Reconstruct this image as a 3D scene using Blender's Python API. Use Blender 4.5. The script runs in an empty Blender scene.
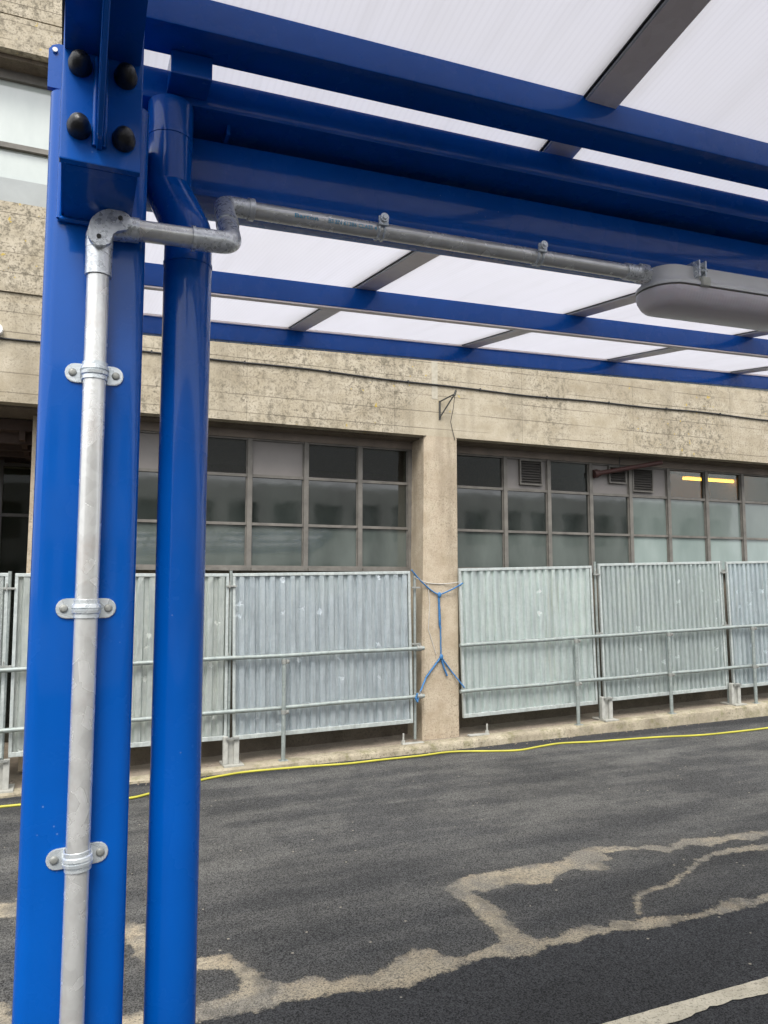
import bpy, bmesh, math, random
import numpy as np
from mathutils import Vector, Matrix, Euler
random.seed(4)
D = bpy.data; SC = bpy.context.scene; COL = SC.collection
PI = math.pi; R = math.radians
# ------------------------------------------------------------------ materials
def mat(name):
    m = D.materials.new(name); m.use_nodes = True
    nt = m.node_tree; nt.nodes.clear()
    o = nt.nodes.new('ShaderNodeOutputMaterial')
    p = nt.nodes.new('ShaderNodeBsdfPrincipled')
    nt.links.new(p.outputs[0], o.inputs[0])
    return m, nt, p, o
class N:
    """small node builder"""
    def __init__(s, nt): s.nt = nt
    def new(s, t, **k):
        n = s.nt.nodes.new(t)
        for a, b in k.items(): setattr(n, a, b)
        return n
    def link(s, a, b): s.nt.links.new(a, b)
    def set(s, sock, v):
        if isinstance(v, (int, float)): sock.default_value = v
        elif isinstance(v, (tuple, list)):
            sock.default_value = tuple(v) + ((1,) if len(v) == 3 and sock.type == 'RGBA' else ())
        else: s.link(v, sock)
    def coord(s, kind='Object', scale=(1, 1, 1), loc=(0, 0, 0)):
        c = s.new('ShaderNodeTexCoord'); m = s.new('ShaderNodeMapping')
        m.inputs['Scale'].default_value = scale; m.inputs['Location'].default_value = loc
        s.link(c.outputs[kind], m.inputs[0]); return m.outputs[0]
    def noise(s, vec, scale, detail=4, rough=.55, dist=0, out='Fac'):
        n = s.new('ShaderNodeTexNoise'); s.link(vec, n.inputs['Vector'])
        n.inputs['Scale'].default_value = scale; n.inputs['Detail'].default_value = detail
        n.inputs['Roughness'].default_value = rough; n.inputs['Distortion'].default_value = dist
        return n.outputs[out]
    def voro(s, vec, scale, out='Distance', feature='F1'):
        n = s.new('ShaderNodeTexVoronoi', feature=feature); s.link(vec, n.inputs['Vector'])
        n.inputs['Scale'].default_value = scale; return n.outputs[out]
    def ramp(s, v, stops):
        n = s.new('ShaderNodeValToRGB'); s.link(v, n.inputs[0]); e = n.color_ramp.elements
        while len(e) > 1: e.remove(e[-1])
        for i, (p, c) in enumerate(stops):
            x = e[0] if i == 0 else e.new(p)
            x.position = p; x.color = (c, c, c, 1) if isinstance(c, (int, float)) else tuple(c) + (1,)
        return n.outputs[0]
    def mix(s, f, a, b, mode='MIX'):
        n = s.new('ShaderNodeMix', data_type='RGBA', blend_type=mode)
        s.set(n.inputs[0], f); s.set(n.inputs[6], a); s.set(n.inputs[7], b); return n.outputs[2]
    def math(s, op, a, b=0, c=0, clamp=False):
        n = s.new('ShaderNodeMath', operation=op, use_clamp=clamp)
        s.set(n.inputs[0], a); s.set(n.inputs[1], b); s.set(n.inputs[2], c); return n.outputs[0]
    def sep(s, v):
        n = s.new('ShaderNodeSeparateXYZ'); s.link(v, n.inputs[0]); return n.outputs
    def bump(s, h, strength, dist, nrm=None):
        n = s.new('ShaderNodeBump'); n.inputs['Strength'].default_value = strength
        n.inputs['Distance'].default_value = dist; s.link(h, n.inputs['Height'])
        if nrm is not None: s.link(nrm, n.inputs['Normal'])
        return n.outputs[0]

def m_paint(name, col, rough=.24, coat=.4):
    m, nt, p, o = mat(name); n = N(nt); v = n.coord()
    big = n.noise(v, 5, 3); fine = n.noise(v, 380, 2); sp = n.voro(v, 46)
    c = n.mix(n.ramp(big, [(.3, 0), (.75, 1)]), [x*.88 for x in col], [min(1, x*1.1) for x in col])
    fade = n.noise(n.coord(scale=(3, 3, .8)), 3, 5, .7)
    c = n.mix(n.math('MULTIPLY', n.ramp(fade, [(.55, 0), (.8, 1)]), .10), c, (.04, .12, .32))
    c = n.mix(n.math('MULTIPLY', n.ramp(sp, [(.0, 1), (.06, 0)]), n.ramp(n.noise(v, 9, 2), [(.56, 0), (.6, .55)])), c, (.30, .38, .5))
    n.link(c, p.inputs['Base Color'])
    n.link(n.ramp(n.noise(v, 14, 4), [(.3, rough*.8), (.8, rough*1.5)]), p.inputs['Roughness'])
    p.inputs['Specular IOR Level'].default_value = .15; p.inputs['Coat Weight'].default_value = coat; p.inputs['Coat Roughness'].default_value = .06
    h = n.math('ADD', n.math('MULTIPLY', n.noise(v, 60, 2), .6), n.math('MULTIPLY', fine, .25))
    n.link(n.bump(h, .12, .0012), p.inputs['Normal']); return m
BLUE = m_paint('blue gloss paint', (.0004, .082, .39))

def m_galv(name, a, b, rough=.42, metal=.75, scale=30, tint=None, streak=0):
    m, nt, p, o = mat(name); n = N(nt); v = n.coord()
    sp = n.voro(v, scale*3, 'Color'); g = n.new('ShaderNodeRGBToBW'); n.link(sp, g.inputs[0])
    f = n.math('ADD', n.math('MULTIPLY', g.outputs[0], .35), n.math('MULTIPLY', n.noise(v, scale, 5, .65), .65))
    c = n.mix(n.ramp(f, [(.3, 0), (.7, 1)]), a, b)
    if streak:
        st = n.noise(n.coord(scale=(14, 14, .7)), 1.6, 5, .6)
        c = n.mix(n.math('MULTIPLY', n.ramp(st, [(.48, 0), (.7, 1)]), streak), c, (.24, .24, .20))
    if tint:
        c = n.mix(n.math('MULTIPLY', n.ramp(n.noise(v, 18, 4, .7), [(.55, 0), (.7, 1)]), .5), c, tint)
    n.link(c, p.inputs['Base Color']); p.inputs['Metallic'].default_value = metal
    n.link(n.ramp(f, [(.2, rough*.8), (.8, rough*1.3)]), p.inputs['Roughness'])
    n.link(n.bump(n.noise(v, scale*8, 3), .15, .001), p.inputs['Normal']); return m
CONDUIT = m_galv('galvanised conduit steel', (.62, .62, .60), (.78, .78, .76), .24, .55, 22, (.56, .50, .46))
CAST = m_galv('cast galvanised fitting', (.50, .52, .53), (.84, .86, .87), .28, .6, 90)
ZINC = m_galv('bright zinc plate', (.56, .61, .64), (.76, .79, .80), .26, .5, 40)
SCAFF = m_galv('galvanised scaffold tube', (.24, .275, .265), (.36, .40, .385), .5, .4, 12, None, .4)
FRM = m_galv('galvanised panel frame', (.42, .46, .45), (.56, .60, .58), .5, .4, 12, None, .3)
FIT = m_galv('weathered coupler steel', (.24, .245, .23), (.36, .365, .34), .5, .4, 40)
RAFT = m_galv('mill aluminium bar', (.84, .74, .70), (.92, .83, .79), .38, .12, 20)  # warm tan in the base colour stands in for the reflected facade

# ribbed hoarding sheet: per-object tint comes from the object's colour
def m_sheet():
    m, nt, p, o = mat('galvanised ribbed hoarding'); n = N(nt); v = n.coord()
    oi = n.new('ShaderNodeObjectInfo')
    loc = n.new('ShaderNodeVectorMath', operation='MULTIPLY_ADD')
    n.link(oi.outputs['Random'], loc.inputs[1]); loc.inputs[0].default_value = (31, 17, 9); n.link(v, loc.inputs[2]); v = loc.outputs[0]
    mp = n.new('ShaderNodeMapping'); mp.inputs['Scale'].default_value = (9, 9, .5); n.link(v, mp.inputs[0])
    st = n.noise(mp.outputs[0], 2.2, 6, .65)
    mot = n.noise(v, 22, 5, .7); big = n.noise(v, 1.7, 4, .6)
    c = n.mix(n.ramp(mot, [(.3, 0), (.7, 1)]), (.66, .70, .70), (.78, .81, .80))
    c = n.mix(n.math('MULTIPLY', n.ramp(st, [(.45, 0), (.68, 1)]), .55), c, (.40, .435, .445))
    c = n.mix(n.math('MULTIPLY', n.ramp(big, [(.5, 0), (.75, 1)]), .45), c, (.80, .83, .78))
    c = n.mix(n.math('MULTIPLY', n.ramp(n.noise(mp.outputs[0], .8, 4, .7), [(.60, 0), (.72, 1)]), .35), c, (.50, .46, .30))
    w = n.noise(v, 60, 3, .7); vv = n.new('ShaderNodeVectorMath', operation='ADD')
    ww = n.new('ShaderNodeVectorMath', operation='SCALE'); nn = n.new('ShaderNodeTexNoise'); nn.inputs['Scale'].default_value = 26
    n.link(v, nn.inputs['Vector']); n.link(nn.outputs['Color'], ww.inputs[0]); ww.inputs['Scale'].default_value = .11
    fl = n.new('ShaderNodeVectorMath', operation='MULTIPLY'); fl.inputs[1].default_value = (1, 0, 1); n.link(v, fl.inputs[0]); sx_ = n.sep(fl.outputs[0]); cb_ = n.new('ShaderNodeCombineXYZ'); n.link(sx_[0], cb_.inputs[0]); n.link(sx_[2], cb_.inputs[1]); n.link(cb_.outputs[0], vv.inputs[0]); n.link(ww.outputs[0], vv.inputs[1])
    vc = n.new('ShaderNodeTexVoronoi', voronoi_dimensions='2D'); vc.inputs['Scale'].default_value = 4.2; n.link(vv.outputs[0], vc.inputs['Vector'])
    vs = n.new('ShaderNodeSeparateColor'); n.link(vc.outputs['Color'], vs.inputs[0])
    dent = n.math('MULTIPLY', n.ramp(vc.outputs['Distance'], [(.08, 1), (.13, 0)]), n.math('GREATER_THAN', vs.outputs[0], oi.outputs['Alpha']))
    c = n.mix(n.math('MULTIPLY', dent, n.ramp(w, [(.36, 0), (.43, 1)])), c, (.95, .97, .97))
    c = n.mix(1, c, oi.outputs['Color'], 'MULTIPLY')
    n.link(c, p.inputs['Base Color']); p.inputs['Metallic'].default_value = .25
    n.link(n.ramp(mot, [(.2, .42), (.8, .62)]), p.inputs['Roughness'])
    h = n.math('ADD', n.math('MULTIPLY', dent, -1.5), n.math('MULTIPLY', n.noise(v, 5, 3), .8))
    n.link(n.bump(h, .5, .008), p.inputs['Normal']); return m
SHEET = m_sheet()

def m_concrete(name, a, b, dark, speck=.5, boards=1, moss=.0, bscale=.21, vstreak=.5):
    m, nt, p, o = mat(name); n = N(nt)
    g = n.new('ShaderNodeNewGeometry'); v = g.outputs['Position']; xyz = n.sep(v)
    big = n.noise(v, .9, 6, .62); mid = n.noise(v, 5, 5, .65); fine = n.noise(v, 42, 4, .7); vf = n.noise(v, 120, 2, .6)
    c = n.mix(n.ramp(mid, [(.3, 0), (.72, 1)]), a, b)
    c = n.mix(n.math('MULTIPLY', n.ramp(vf, [(.35, 1), (.6, 0)]), .35), c, [x*.55 for x in a])
    # dark pits and lichen specks, gathered in patches
    patch = n.ramp(n.math('ADD', big, n.math('MULTIPLY', mid, .35)), [(.52, .12), (.78, 1)])
    pit = n.ramp(fine, [(.54, 0), (.60, 1)])
    c = n.mix(n.math('MULTIPLY', n.math('MULTIPLY', pit, patch), speck), c, dark)
    mv = n.new('ShaderNodeMapping'); mv.inputs['Scale'].default_value = (2.2, 2.2, .22); n.link(v, mv.inputs[0])
    vs = n.ramp(n.noise(mv.outputs[0], 1.5, 6, .6), [(.5, 0), (.72, 1)])
    c = n.mix(n.math('MULTIPLY', vs, vstreak), c, [x*.5 for x in a])
    if boards:
        lp_ = n.ramp(n.math('ADD', n.math('MULTIPLY', n.noise(v, .55, 3), .7), n.math('MULTIPLY', big, .3)), [(.47, .05), (.58, 1)])
        lich = n.math('MULTIPLY', n.ramp(n.noise(v, 15, 6, .78), [(.50, 0), (.60, 1)]), lp_)
        c = n.mix(n.math('MULTIPLY', lich, .75), c, (.13, .115, .085))
        c = n.mix(n.math('MULTIPLY', n.ramp(n.noise(n.coord(scale=(.3, .3, 1.6)), 1.7, 5, .6), [(.48, 0), (.68, 1)]), .35), c, (.25, .205, .14))
    h = n.math('ADD', n.math('MULTIPLY', fine, .5), n.math('MULTIPLY', n.math('MULTIPLY', pit, patch), -.8))
    if boards:
        wob = n.math('MULTIPLY', n.noise(n.coord(scale=(.4, .4, 3)), 1.2, 2), .03)
        fr = n.math('FRACT', n.math('DIVIDE', n.math('ADD', xyz[2], wob), bscale))
        line = n.math('LESS_THAN', fr, .045)
        msk = n.ramp(n.noise(n.coord(scale=(.55, .55, 2.4)), 1.6, 3), [(.38, 0), (.52, 1)])
        line = n.math('MULTIPLY', line, msk)
        c = n.mix(n.math('MULTIPLY', line, .6), c, dark)
        h = n.math('ADD', h, n.math('MULTIPLY', line, -1.4))
        fr2 = n.math('FRACT', n.math('DIVIDE', xyz[0], 1.83)); l2 = n.math('LESS_THAN', fr2, .006)
        c = n.mix(n.math('MULTIPLY', l2, .3), c, dark)
    if moss:
        ms = n.ramp(n.noise(v, 7, 5, .7), [(.5, 0), (.66, 1)])
        c = n.mix(n.math('MULTIPLY', ms, moss), c, (.13, .13, .045))
    ye = n.math('MULTIPLY', n.ramp(n.noise(v, 13, 2), [(.69, 0), (.72, 1)]), n.ramp(n.noise(v, 1.1, 1), [(.52, 0), (.56, 1)]))
    c = n.mix(n.math('MULTIPLY', ye, .8 if boards else 0), c, (.50, .36, .06))
    n.link(c, p.inputs['Base Color']); p.inputs['Roughness'].default_value = .92
    p.inputs['Specular IOR Level'].default_value = .25
    n.link(n.bump(h, .55, .008), p.inputs['Normal']); return m
CONC = m_concrete('board marked concrete', (.40, .345, .25), (.56, .50, .395), (.09, .075, .055), .6)
PILC = m_concrete('smooth pillar concrete', (.40, .325, .235), (.56, .48, .37), (.15, .12, .085), .6, 0, .12, .21, .7)
KERBC = m_concrete('mossy kerb concrete', (.30, .26, .19), (.46, .41, .31), (.10, .085, .05), .6, 0, .55)
DIRT = m_concrete('dusty concrete strip', (.24, .20, .16), (.34, .29, .23), (.08, .07, .06), .5, 0, .1)
SOFF = m_concrete('dark brown soffit concrete', (.13, .105, .08), (.20, .165, .125), (.05, .04, .03), .5, 0)  # darker brown base than the other concretes
FAR = m_concrete('pale rendered wall', (.55, .54, .50), (.66, .65, .61), (.3, .3, .28), .2, 0)

def simple(name, col, rough=.5, metal=0, var=.15, scale=20, bump=.1, spec=.5):
    m, nt, p, o = mat(name); n = N(nt); v = n.coord()
    f = n.noise(v, scale, 5, .6)
    n.link(n.mix(n.ramp(f, [(.3, 0), (.7, 1)]), [x*(1-var) for x in col], [min(1, x*(1+var)) for x in col]), p.inputs['Base Color'])
    p.inputs['Roughness'].default_value = rough; p.inputs['Metallic'].default_value = metal
    p.inputs['Specular IOR Level'].default_value = spec
    n.link(n.bump(n.noise(v, scale*6, 3), bump, .002), p.inputs['Normal']); return m
FRAME = simple('weathered window frame paint', (.135, .125, .110), .6, 0, .3, 6)
LINTEL = simple('faded brown head board', (.20, .165, .135), .7, 0, .25, 3)
INFILL = simple('beige infill board', (.185, .17, .16), .6, 0, .08, 2)
RUBBER = simple('black plastic', (.012, .012, .013), .38, 0, .3, 60, .3)
GREY_BODY = simple('grey fitting body plastic', (.72, .72, .70), .45, 0, .05, 8)
YEL = simple('yellow rubber', (.43, .40, .045), .45, 0, .15, 3)
TWINE = simple('blue polypropylene twine', (.035, .15, .34), .55, 0, .35, 90, .5)
STRING = simple('white string', (.5, .48, .44), .8)
DARKM = simple('dark louvre metal', (.05, .045, .04), .6)
RUST = simple('red oxide pipe', (.045, .014, .011), .65, 0, .3, 10)
WIRE = simple('black wire', (.02, .02, .02), .5)
IRON = simple('rusted iron', (.05, .05, .045), .8, 0, .4, 40)
INNER = simple('dim room plaster', (.30, .225, .14), .9)
JOINER = simple('tan timber', (.33, .22, .12), .7, 0, .25, 4)
BLUEINK = simple('blue stencil ink', (.005, .26, .46), .5)
GASKET = simple('black gasket', (.015, .015, .015), .6)
WHITEAL = simple('white aluminium trim', (.62, .62, .62), .35, .3)

def m_glass(name, tint, refl_rough=.03, trans=.75):
    m, nt, p, o = mat(name); n = N(nt); v = n.coord()
    t = n.new('ShaderNodeBsdfTransparent'); t.inputs[0].default_value = tuple(tint)+(1,)
    g = n.new('ShaderNodeBsdfGlossy'); g.inputs['Roughness'].default_value = refl_rough
    fr = n.new('ShaderNodeFresnel'); fr.inputs[0].default_value = 1.5
    n.link(n.bump(n.noise(v, 3, 2), .05, .01), g.inputs['Normal'])
    ms = n.new('ShaderNodeMixShader'); n.link(n.math('MULTIPLY', fr.outputs[0], .32, clamp=True), ms.inputs[0])
    n.link(t.outputs[0], ms.inputs[1]); n.link(g.outputs[0], ms.inputs[2])
    dirt = n.new('ShaderNodeBsdfDiffuse'); dirt.inputs[0].default_value = (.15, .14, .12, 1)
    m2 = n.new('ShaderNodeMixShader'); n.link(n.ramp(n.noise(v, 2.5, 5), [(.3, .015), (.8, .06)]), m2.inputs[0])
    n.link(ms.outputs[0], m2.inputs[1]); n.link(dirt.outputs[0], m2.inputs[2])
    n.link(m2.outputs[0], o.inputs[0]); nt.nodes.remove(p); return m
CLEAR = m_glass('dark clear glass', (.72, .76, .74))
def m_frost(name, a, b):
    m, nt, p, o = mat(name); n = N(nt); v = n.coord()
    f = n.noise(n.coord(scale=(1.2, 1, .5)), 1.8, 4)
    n.link(n.mix(n.ramp(f, [(.3, 0), (.7, 1)]), a, b), p.inputs['Base Color'])
    n.link(n.ramp(n.noise(v, 5, 4), [(.3, .025), (.8, .09)]), p.inputs['Roughness'])
    p.inputs['IOR'].default_value = 1.95; p.inputs['Specular IOR Level'].default_value = .5
    n.link(n.bump(n.noise(v, 2.2, 2), .08, .01), p.inputs['Normal']); return m
FROST = m_frost('obscured green glass', (.052, .064, .058), (.10, .118, .108))
FROSTM = m_frost('obscured dark glass', (.010, .013, .012), (.028, .034, .031))
FROSTP = m_frost('glass painted as lit blinds', (.20, .25, .235), (.28, .335, .315))  # pale base colour stands in for lit blinds behind the glass
FROSTPM = m_frost('glass painted as duller lit blinds', (.10, .125, .115), (.145, .175, .162))  # lit blinds put into the base colour again, duller for the middle row
FROSTW = m_frost('whitened glass', (.36, .40, .38), (.48, .52, .49))
GREYP = simple('grey sheet panel', (.30, .32, .32), .6, 0, .12, 2)

def m_poly():
    m, nt, p, o = mat('opal twinwall polycarbonate'); n = N(nt); v = n.coord(); xyz = n.sep(v)
    s = n.math('SINE', n.math('MULTIPLY', xyz[0], 2*PI/.0105))
    f = n.ramp(n.math('ADD', n.math('MULTIPLY', s, .5), .5), [(.0, 0), (.45, 1)])
    dirt = n.ramp(n.noise(n.coord(scale=(2, .5, 1)), 3, 5, .6), [(.35, .0), (.8, 1)])
    c = n.mix(f, (.635, .632, .662), (.662, .66, .69))
    run = n.ramp(n.noise(n.coord(scale=(9, .5, 1)), 2.5, 5, .65), [(.5, 0), (.75, 1)]); c = n.mix(n.math('MULTIPLY', run, .35), c, (.54, .535, .55)); c = n.mix(n.math('MULTIPLY', dirt, .45), c, (.60, .595, .61))
    fx = n.math('ABSOLUTE', n.math('SUBTRACT', n.math('FRACT', n.math('DIVIDE', n.math('ADD', xyz[0], .016-.03), .72)), .5))
    eg = n.math('MULTIPLY', n.ramp(n.math('ADD', fx, n.math('MULTIPLY', n.math('SUBTRACT', n.noise(n.coord(scale=(6, 1.5, 1)), 4, 5, .7), .5), .10)), [(.41, 0), (.48, 1)]), .35)
    c = n.mix(eg, c, (.47, .46, .44))
    t = n.new('ShaderNodeBsdfTranslucent'); n.link(c, t.inputs[0])
    d = n.new('ShaderNodeBsdfDiffuse'); n.link(c, d.inputs[0])
    g = n.new('ShaderNodeBsdfGlossy'); g.inputs['Roughness'].default_value = .25
    a = n.new('ShaderNodeMixShader'); a.inputs[0].default_value = .12; n.link(t.outputs[0], a.inputs[1]); n.link(d.outputs[0], a.inputs[2])
    b = n.new('ShaderNodeMixShader'); b.inputs[0].default_value = .04; n.link(a.outputs[0], b.inputs[1]); n.link(g.outputs[0], b.inputs[2])
    n.link(b.outputs[0], o.inputs[0]); nt.nodes.remove(p); return m
POLY = m_poly()

def m_diffuser():
    m, nt, p, o = mat('opal diffuser plastic'); n = N(nt)
    p.inputs['Base Color'].default_value = (.66, .61, .635, 1); p.inputs['Roughness'].default_value = .28
    p.inputs['Subsurface Weight'].default_value = .15; p.inputs['Subsurface Scale'].default_value = .01
    s = n.math('SINE', n.math('MULTIPLY', n.sep(n.coord())[0], 900)); n.link(n.bump(s, .05, .001), p.inputs['Normal'])
    return m
DIFF = m_diffuser()

def m_emit(name, col, k):
    m, nt, p, o = mat(name); e = nt.nodes.new('ShaderNodeEmission'); e.inputs[0].default_value = tuple(col)+(1,)
    e.inputs[1].default_value = k; nt.links.new(e.outputs[0], o.inputs[0]); nt.nodes.remove(p); return m
TUBEL = m_emit('lit fluorescent tube', (1, .45, .05), 4)

def m_road():
    m, nt, p, o = mat('tarmac'); n = N(nt)
    g = n.new('ShaderNodeNewGeometry'); v = g.outputs['Position']
    at = n.new('ShaderNodeAttribute', attribute_name='seam'); at2 = n.new('ShaderNodeAttribute', attribute_name='newer')
    big = n.noise(v, .55, 5, .6); mid = n.noise(v, 4, 5, .6); fine = n.noise(v, 135, 3, .7); agg = n.voro(v, 150, 'Color')
    bw = n.new('ShaderNodeRGBToBW'); n.link(agg, bw.inputs[0])
    sm = n.new('ShaderNodeMapping'); sm.inputs['Scale'].default_value = (.45, 1.9, 1); n.link(v, sm.inputs[0])
    drag = n.noise(sm.outputs[0], 1.3, 5, .62)
    st = n.ramp(n.math('ADD', n.math('MULTIPLY', fine, .65), n.math('MULTIPLY', bw.outputs[0], .35)), [(.38, 0), (.60, 1)])
    c_old = n.mix(st, (.008, .008, .009), (.098, .098, .098))
    dust = n.ramp(n.math('ADD', n.math('MULTIPLY', drag, .7), n.math('MULTIPLY', mid, .3)), [(.44, 0), (.58, 1)])
    c_old = n.mix(n.math('MULTIPLY', dust, .62), c_old, n.mix(st, (.042, .041, .039), (.19, .185, .172)))
    c_new = n.mix(st, (.005, .0055, .0065), (.058, .059, .063))
    nw = n.ramp(n.math('ADD', at2.outputs['Fac'], n.math('MULTIPLY', n.math('SUBTRACT', mid, .5), .35)), [(.40, 0), (.60, 1)])
    c = n.mix(nw, c_old, c_new)
    c = n.mix(1, c, n.ramp(n.math('ADD', n.math('MULTIPLY', big, .6), n.math('MULTIPLY', drag, .4)), [(.38, .78), (.50, 1.0), (.64, 1.2)]), 'MULTIPLY')
    # sandy worn joint, ragged outline
    d = n.math('ADD', n.math('SUBTRACT', at.outputs['Fac'], .008), n.math('MULTIPLY', n.math('SUBTRACT', n.noise(v, 12, 8, .82), .5), .20))
    k = n.ramp(n.math('ADD', n.math('MULTIPLY', d, 6), .5), [(.45, 0), (.55, 1)])
    sand = n.mix(n.ramp(fine, [(.32, 0), (.62, 1)]), (.25, .215, .16), (.46, .40, .30))
    sand = n.mix(n.ramp(mid, [(.42, 0), (.66, 1)]), sand, n.mix(n.ramp(fine, [(.35, 0), (.6, 1)]), (.27, .225, .16), (.48, .40, .285)))
    sand = n.mix(n.ramp(n.noise(v, 2.3, 4, .6), [(.44, 0), (.58, .8)]), sand, n.mix(n.ramp(fine, [(.35, 0), (.6, 1)]), (.085, .08, .07), (.30, .28, .245)))
    holes = n.math('MAXIMUM', n.ramp(n.noise(v, 70, 4, .8), [(.40, .7), (.48, 0)]), n.ramp(n.noise(v, 3.5, 4, .7), [(.36, .6), (.50, 0)]))
    kk = n.math('MULTIPLY', k, n.math('SUBTRACT', 1, holes)); kk = n.math('MULTIPLY', kk, n.ramp(n.math('ADD', n.math('MULTIPLY', fine, .5), n.math('MULTIPLY', d, 3)), [(.10, .5), (.34, 1)]))
    halo = n.math('MULTIPLY', n.ramp(n.math('ADD', n.math('MULTIPLY', d, 2.2), .5), [(.2, 0), (.5, .16)]), n.math('SUBTRACT', 1, nw))
    c = n.mix(halo, c, n.mix(st, (.07, .064, .055), (.17, .155, .13)))
    c = n.mix(kk, c, sand)
    # grit and pale stones scattered over the surface
    vc = n.new('ShaderNodeTexVoronoi'); vc.inputs['Scale'].default_value = 14; n.link(v, vc.inputs['Vector'])
    vs = n.new('ShaderNodeSeparateColor'); n.link(vc.outputs['Color'], vs.inputs[0])
    gr = n.math('MULTIPLY', n.math('LESS_THAN', vc.outputs['Distance'], .11), n.math('GREATER_THAN', vs.outputs[0], .90))
    c = n.mix(gr, c, (.30, .27, .22))
    n.link(c, p.inputs['Base Color']); p.inputs['Roughness'].default_value = .88; p.inputs['Specular IOR Level'].default_value = .3
    h = n.math('ADD', n.math('MULTIPLY', fine, .6), n.math('MULTIPLY', bw.outputs[0], .5))
    h = n.math('ADD', h, n.math('MULTIPLY', kk, .3))
    n.link(n.bump(h, .9, .008), p.inputs['Normal']); return m
ROAD = m_road()
def m_line():
    m, nt, p, o = mat('worn cream road paint'); n = N(nt); g = n.new('ShaderNodeNewGeometry'); v = g.outputs['Position']
    c = n.mix(n.ramp(n.noise(v, 6, 6, .7), [(.35, 0), (.65, 1)]), (.40, .36, .275), (.56, .51, .40))
    c = n.mix(n.ramp(n.noise(v, 70, 4, .8), [(.52, 0), (.64, .75)]), c, (.12, .11, .09))
    n.link(c, p.inputs['Base Color']); p.inputs['Roughness'].default_value = .9
    n.link(n.bump(n.noise(v, 90, 3), .6, .004), p.inputs['Normal']); return m
LINE = m_line()

# ------------------------------------------------------------------ mesh helpers
def box(bm, x0, x1, y0, y1, z0, z1, mi=0, bev=0):
    vs = [bm.verts.new((x, y, z)) for x in (x0, x1) for y in (y0, y1) for z in (z0, z1)]
    fs = [bm.faces.new([vs[i] for i in q]) for q in ((0,1,3,2), (4,6,7,5), (0,4,5,1), (2,3,7,6), (0,2,6,4), (1,5,7,3))]
    for f in fs: f.material_index = mi
    if bev:
        es = list({e for f in fs for e in f.edges})
        bmesh.ops.bevel(bm, geom=es, offset=bev, segments=2, affect='EDGES', profile=.6)
def ring(c, t, up, pts):
    t = t.normalized(); s = t.cross(up)
    if s.length < 1e-5: s = t.cross(Vector((0, 1, 0)))
    s.normalize(); u = s.cross(t)
    return [c + s*a + u*b for a, b in pts]
def sweep(bm, path, pts, up=Vector((0, 0, 1)), cap=True, mi=0, scales=None):
    path = [Vector(p) for p in path]; rings = []; n = len(path)
    prev = None
    for i, c in enumerate(path):
        t = (path[min(i+1, n-1)] - path[max(i-1, 0)]).normalized()
        if prev is None:
            s = t.cross(up)
            if s.length < 1e-4: s = t.cross(Vector((0, 1, 0)))
            s.normalize()
        else:
            s = prev - t*prev.dot(t); s.normalize()
        prev = s.copy(); u = s.cross(t); k = scales[i] if scales else 1
        rings.append([bm.verts.new(c + s*a*k + u*b*k) for a, b in pts])
    m = len(pts)
    for i in range(n-1):
        for j in range(m):
            f = bm.faces.new((rings[i][j], rings[i][(j+1) % m], rings[i+1][(j+1) % m], rings[i+1][j])); f.material_index = mi
    if cap:
        bm.faces.new(rings[0]).material_index = mi; bm.faces.new(rings[-1][::-1]).material_index = mi
def circ(r, n=20): return [(r*math.cos(2*PI*i/n), r*math.sin(2*PI*i/n)) for i in range(n)]
def tube(bm, path, r, n=16, **k): sweep(bm, path, circ(r, n), **k)
def rrect(w, h, r, n=5):
    o = []
    for cx, cy, a0 in ((w/2-r, h/2-r, 0), (-w/2+r, h/2-r, 90), (-w/2+r, -h/2+r, 180), (w/2-r, -h/2+r, 270)):
        for i in range(n+1):
            a = R(a0 + 90*i/n); o.append((cx + r*math.cos(a), cy + r*math.sin(a)))
    return o
def arc_pts(p0, p1, p2, r, n=7):
    """round the corner p1 of the path p0-p1-p2"""
    p0, p1, p2 = map(Vector, (p0, p1, p2)); a = (p0-p1).normalized(); b = (p2-p1).normalized()
    th = a.angle(b); d = r/math.tan(th/2); s = p1+a*d; e = p1+b*d
    c = p1 + (a+b).normalized()*(r/math.sin(th/2)); o = []
    va, vb = s-c, e-c; w = va.angle(vb)
    for i in range(n+1):
        t = i/n; o.append(c + va*(math.sin((1-t)*w)/math.sin(w)) + vb*(math.sin(t*w)/math.sin(w)))
    return o
def prism(bm, out, y0, y1, mi=0):
    """outline in XZ extruded along Y"""
    a = [bm.verts.new((x, y0, z)) for x, z in out]; b = [bm.verts.new((x, y1, z)) for x, z in out]; n = len(out)
    for f in [bm.faces.new(a), bm.faces.new(b[::-1])] + [bm.faces.new((a[i], b[i], b[(i+1) % n], a[(i+1) % n])) for i in range(n)]: f.material_index = mi
SL = .03
def slope(bm, verts=None):
    for v in (verts or bm.verts): v.co.z += SL*(v.co.x-.3)
def place(o, parent, base):
    if parent is not None: o.parent = parent
    else: o.location = base
ORG = {}
def root(name, base, label, cat, group=None):
    o = D.objects.new(name, None); COL.objects.link(o); o.location = base; o.empty_display_size = .1
    o['label'] = label; o['category'] = cat
    if group: o['group'] = group
    ORG[o] = Vector(base); return o
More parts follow.
